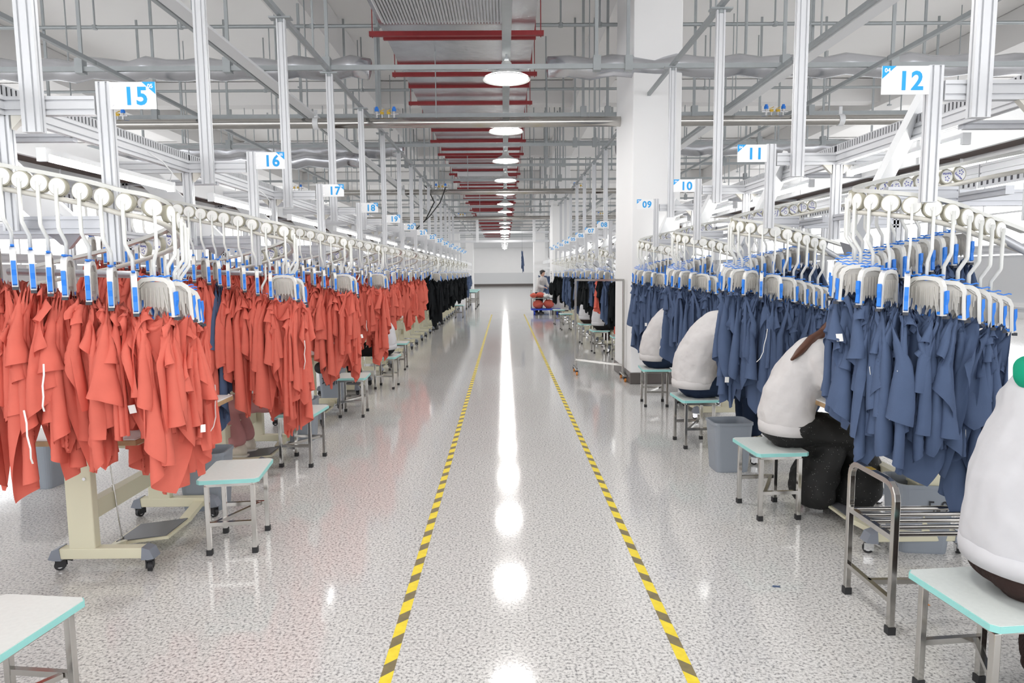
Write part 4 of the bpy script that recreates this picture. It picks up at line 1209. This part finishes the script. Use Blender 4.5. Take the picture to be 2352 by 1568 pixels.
def seated(x, y, face, label, torso, neck, headp, top, bottom, shoes=None, skirt=False, pants_low=True, kneex=.46, footx=.42, footz=.0, hair=None, pony=None, collar=None, disp=.022, tilt=.9, band=None, sc=1.0):
    o = empty('person', (x, y, 0), 0 if face > 0 else math.pi)
    o.scale = (sc, sc, sc)
    tag(o, label, 'person')
    hair = hair or M['hair']
    T, Mh = head_parts(o, headp, tilt, hair, pony)
    nx, nz = neck
    sh = torso[-1]
    shx, shz = sh[0], sh[1]
    el = (shx+.06, .285, shz-.25); wr = (kneex-.02, .13, .815)
    # body
    b = MB(); b.sm = True
    head_shape(b, T, Mh)
    b.limb([(*T(-.03, 0, -.08), .050, .05), (nx-.01, 0, nz-.05, .058, .06)])
    b.limb([(tx, 0, tz+.04, r*.62, rb*.8) for tx, tz, r, rb in torso])
    for s in (-1, 1):
        b.limb([(shx, s*.15, shz-.01, .05, .05), (el[0], s*el[1], el[2], .036, .036), (wr[0], s*wr[1], wr[2], .024, .024)])
        hand(b, (wr[0], s*wr[1], wr[2]), (1, -.15*s, -.15), -s)
        b.limb([(.02, s*.09, .57, .07, .07), (kneex, s*.10, .50, .05, .05), (footx, s*.10, .12+footz, .036, .036)])
        b.ell((footx+.03, s*.10, .05+footz), (.06, .035, .03))
    soft(b.build('body', M['skin'], o), .010, 0, 3)
    # top
    b = MB(); b.sm = True
    b.limb([(tx, 0, tz, r*1.03, rb*1.03) for tx, tz, r, rb in torso]+[(nx, 0, nz, .068, .075)], 18)
    hem = torso[0][1]-.06
    b.v = [(q[0], q[1], max(q[2], hem)) for q in b.v]
    for s in (-1, 1):
        b.limb([(shx-.01, s*.165, shz-.03, .078, .075), (el[0]-.02, s*(el[1]-.01), el[2], .062, .062), (wr[0]-.02, s*wr[1], wr[2], .042, .042)], 16)
    j = soft(b.build('jacket', top, o), .013, disp, 4)
    tx, tz, r, rb = torso[0]
    b = MB(); b.sm = True
    b.lathe([(r*.80, -.045), (r*1.0, -.045), (r*1.03, -.01), (r*1.02, .02), (r*.9, .03)], (tx, 0, tz-.055), 40, 1, rb/r)
    b.build('waistband', band or top, j)
    if collar:
        b = MB(); b.sm = True
        b.limb([(nx-.09, -.06, nz+.0, .05, .05), (nx-.12, 0, nz-.01, .055, .07), (nx-.09, .06, nz+.0, .05, .05)]); b.limb([(nx-.05, -.08, nz+.03, .035, .03), (nx+.03, -.07, nz+.03, .03, .03)]); b.limb([(nx-.05, .08, nz+.03, .035, .03), (nx+.03, .07, nz+.03, .03, .03)])
        soft(b.build('hood', collar, o), .010, .01, 3)
    # bottom
    b = MB(); b.sm = True
    b.limb([(-.02, 0, .575, .130, .178), (.04, 0, .56, .115, .17)], 18)
    if skirt:
        b.limb([(.0, 0, .575, .13, .20), (.28, 0, .535, .10, .21), (kneex-.02, 0, .50, .10, .21), (kneex+.04, 0, .34, .11, .22), (kneex+.03, 0, .19, .13, .24), (kneex-.02, 0, .13, .13, .25)], 20)
        b.limb([(kneex-.18, 0, .42, .10, .19), (kneex-.26, 0, .15, .12, .21)], 18)
        soft(b.build('skirt', bottom, o), .013, .03, 4)
    else:
        for s in (-1, 1):
            b.limb([(.02, s*.09, .545, .10, .10), (.25, s*.10, .54, .088, .092), (kneex, s*.105, .515, .076, .08), ((kneex+footx)/2, s*.105, .33, .074, .078), (footx+.005, s*.10, .14+footz, .078, .082)], 16)
        b.v = [(q[0], q[1], max(q[2], .105+footz)) for q in b.v]
        soft(b.build('trousers', bottom, o), .012, .016, 4)
    for s in (-1, 1): shoe(o, footx+.01, s*.10, footz+.002, shoes or M['rubber'])
    return o
def TS(*a): return [(x, z, r, rb) for x, z, r, rb in a]
t_mid = TS((.0, .64, .165, .195), (.02, .78, .16, .19), (.09, .93, .15, .195), (.16, 1.04, .115, .175))
p2 = seated(1.84, 4.39, 1, 'person in light grey jacket and long black sequinned skirt bending over, brown ponytail', t_mid, (.22, 1.09), (.33, 1.17, 0)[:1]+(0, 1.17), M['jacket'], M['sequin'], skirt=True, kneex=.44, footx=.40, hair=M['hairb'],
       pony=[((.20, -.02, 1.18), .030), ((.12, -.07, 1.15), .032), ((.03, -.11, 1.08), .026), ((-.03, -.13, 1.03), .012)])
t_big = TS((.0, .64, .19, .215), (.02, .80, .185, .21), (.10, .97, .165, .21), (.19, 1.10, .125, .19))
p3 = seated(1.72, 6.16, 1, 'person in light grey jacket and jeans bending away behind blue garments', t_big, (.27, 1.16), (.39, 0, 1.23), M['jacket'], M['jeans'], kneex=.48, footx=.52)
p4 = seated(1.77, 8.05, 1, 'person in light grey jacket seated next to the white column', t_mid, (.22, 1.09), (.33, 0, 1.17), M['jacket'], M['jeans'], kneex=.44, footx=.42)
t_p1 = TS((.02, .66, .205, .235), (.03, .82, .20, .23), (.06, .98, .17, .22), (.08, 1.13, .135, .20))
p1 = seated(1.83, 2.30, 1, 'person in pale jacket with green hood and dark brown knit skirt, cut by right edge', t_p1, (.11, 1.24), (.22, 0, 1.36), M['jacketw'], M['brown'], skirt=True, kneex=.46, footx=.42, collar=M['green'], disp=.012, tilt=.5)
pA = seated(-1.80, 5.72, -1, 'person in dusty pink corduroy trousers and cream trainers, mostly behind red garments', t_mid, (.22, 1.09), (.33, 0, 1.17), M['jacket'], M['pink'], shoes=M['shoe'], kneex=.52, footx=.45, footz=.07)
pB = seated(-1.68, 9.48, -1, 'person in pale top and black trousers seated on stool, left row', t_mid, (.22, 1.09), (.33, 0, 1.17), M['jacketw'], M['blackp'], kneex=.46, footx=.42, disp=.012)
p5 = seated(1.86, 13.3, 1, 'person in white top and black trousers seated beyond the clothes rail, nearer one', t_mid, (.22, 1.09), (.33, 0, 1.17), M['jacketw'], M['blackp'])
p6 = seated(1.80, 15.0, 1, 'person in white top and dark brown trousers seated beyond the clothes rail, farther one', t_mid, (.22, 1.09), (.33, 0, 1.17), M['jacketw'], M['brown'])

def standing(x, y, rz, label, top, bottom, lean=.0, bag=False, hair=None):
    o = empty('person', (x, y, 0), R(rz)); tag(o, label, 'person'); hair = hair or M['hair']
    T, Mh = head_parts(o, (.05+lean, 0, 1.52), .35, hair, bun=True)
    b = MB(); b.sm = True; head_shape(b, T, Mh)
    b.limb([(.02+lean, 0, 1.44, .05, .05), (lean, 0, 1.33, .06, .07)]); b.limb([(0, 0, .88, .10, .14), (lean*.5, 0, 1.1, .10, .13), (lean, 0, 1.28, .10, .16)])
    for s in (-1, 1):
        b.limb([(lean, s*.16, 1.30, .048, .048), (lean+.08, s*.22, 1.06, .036, .036), (lean+.30, s*.15, 1.0, .025, .025)])
        hand(b, (lean+.30, s*.15, 1.0), (1, 0, -.2), -s)
        b.limb([(0, s*.09, .86, .08, .08), (.02, s*.10, .48, .055, .055), (-.02, s*.11, .10, .038, .038)]); b.ell((.04, s*.11, .045), (.08, .035, .03))
    soft(b.build('body', M['skin'], o), .010, 0, 3)
    b = MB(); b.sm = True
    b.limb([(0, 0, .84, .135, .18), (lean*.5, 0, 1.08, .13, .17), (lean, 0, 1.27, .125, .19), (lean+.01, 0, 1.37, .06, .07)], 18)
    for s in (-1, 1): b.limb([(lean, s*.165, 1.29, .075, .075), (lean+.07, s*.225, 1.06, .058, .058), (lean+.27, s*.155, 1.0, .042, .042)])
    soft(b.build('jacket', top, o), .013, .02, 4)
    b = MB(); b.sm = True; b.ell((0, 0, .86), (.12, .165, .10))
    for s in (-1, 1): b.limb([(0, s*.085, .82, .095, .09), (.02, s*.10, .48, .075, .075), (-.02, s*.11, .10, .062, .06)])
    soft(b.build('trousers', bottom, o), .012, .015, 4)
    for s in (-1, 1): shoe(o, -.01, s*.11, .002, M['rubber'])
    return o
standing(-1.98, 19.1, 180, 'person in black standing among the black garments, track trousers with white stripe', M['black'], M['black'], .12)
st_ = MB(); st_.bar((-1.955, 18.96, .62), (-1.935, 18.985, .15), .012, .004, (0, 1, 0))
standing(-2.0, 21.0, 180, 'person in dark clothes behind the black garments, legs showing', M['black'], M['blackp'], .12)
wp = standing(1.30, 25.9, -50, 'person in grey jacket with dark hair standing behind the blue cart', M['jacket'], M['blackp'], .16)
b = MB(); b.sm = True; b.ell((0, 0, 0), (.10, .18, .24)); b.limb([(0, 0, .2, .02, .02), (0, .0, .62, .02, .02)])
tag(soft(b.build('shoulder_bag', M['black'], loc=(1.72, 25.2, .95)), .012, .01), 'black bag hanging from the right of the standing person near cart', 'bag')
# white cord hanging from a scissor by the sequinned skirt
b = MB(); b.sm = True
b.tube([(2.20, 3.98, .93), (2.21, 3.97, .80), (2.23, 3.96, .66), (2.27, 3.95, .60), (2.31, 3.96, .62), (2.32, 3.98, .74), (2.33, 4.0, .80)], .0035, 6)
b.mi = 1; b.bar((2.27, 3.95, .60), (2.25, 3.95, .55), .008, .006)
tag(b.build('string_loop', [M['cord'], M['brass']]), 'pale looped string with a metal clip beside the sequinned skirt', 'string')
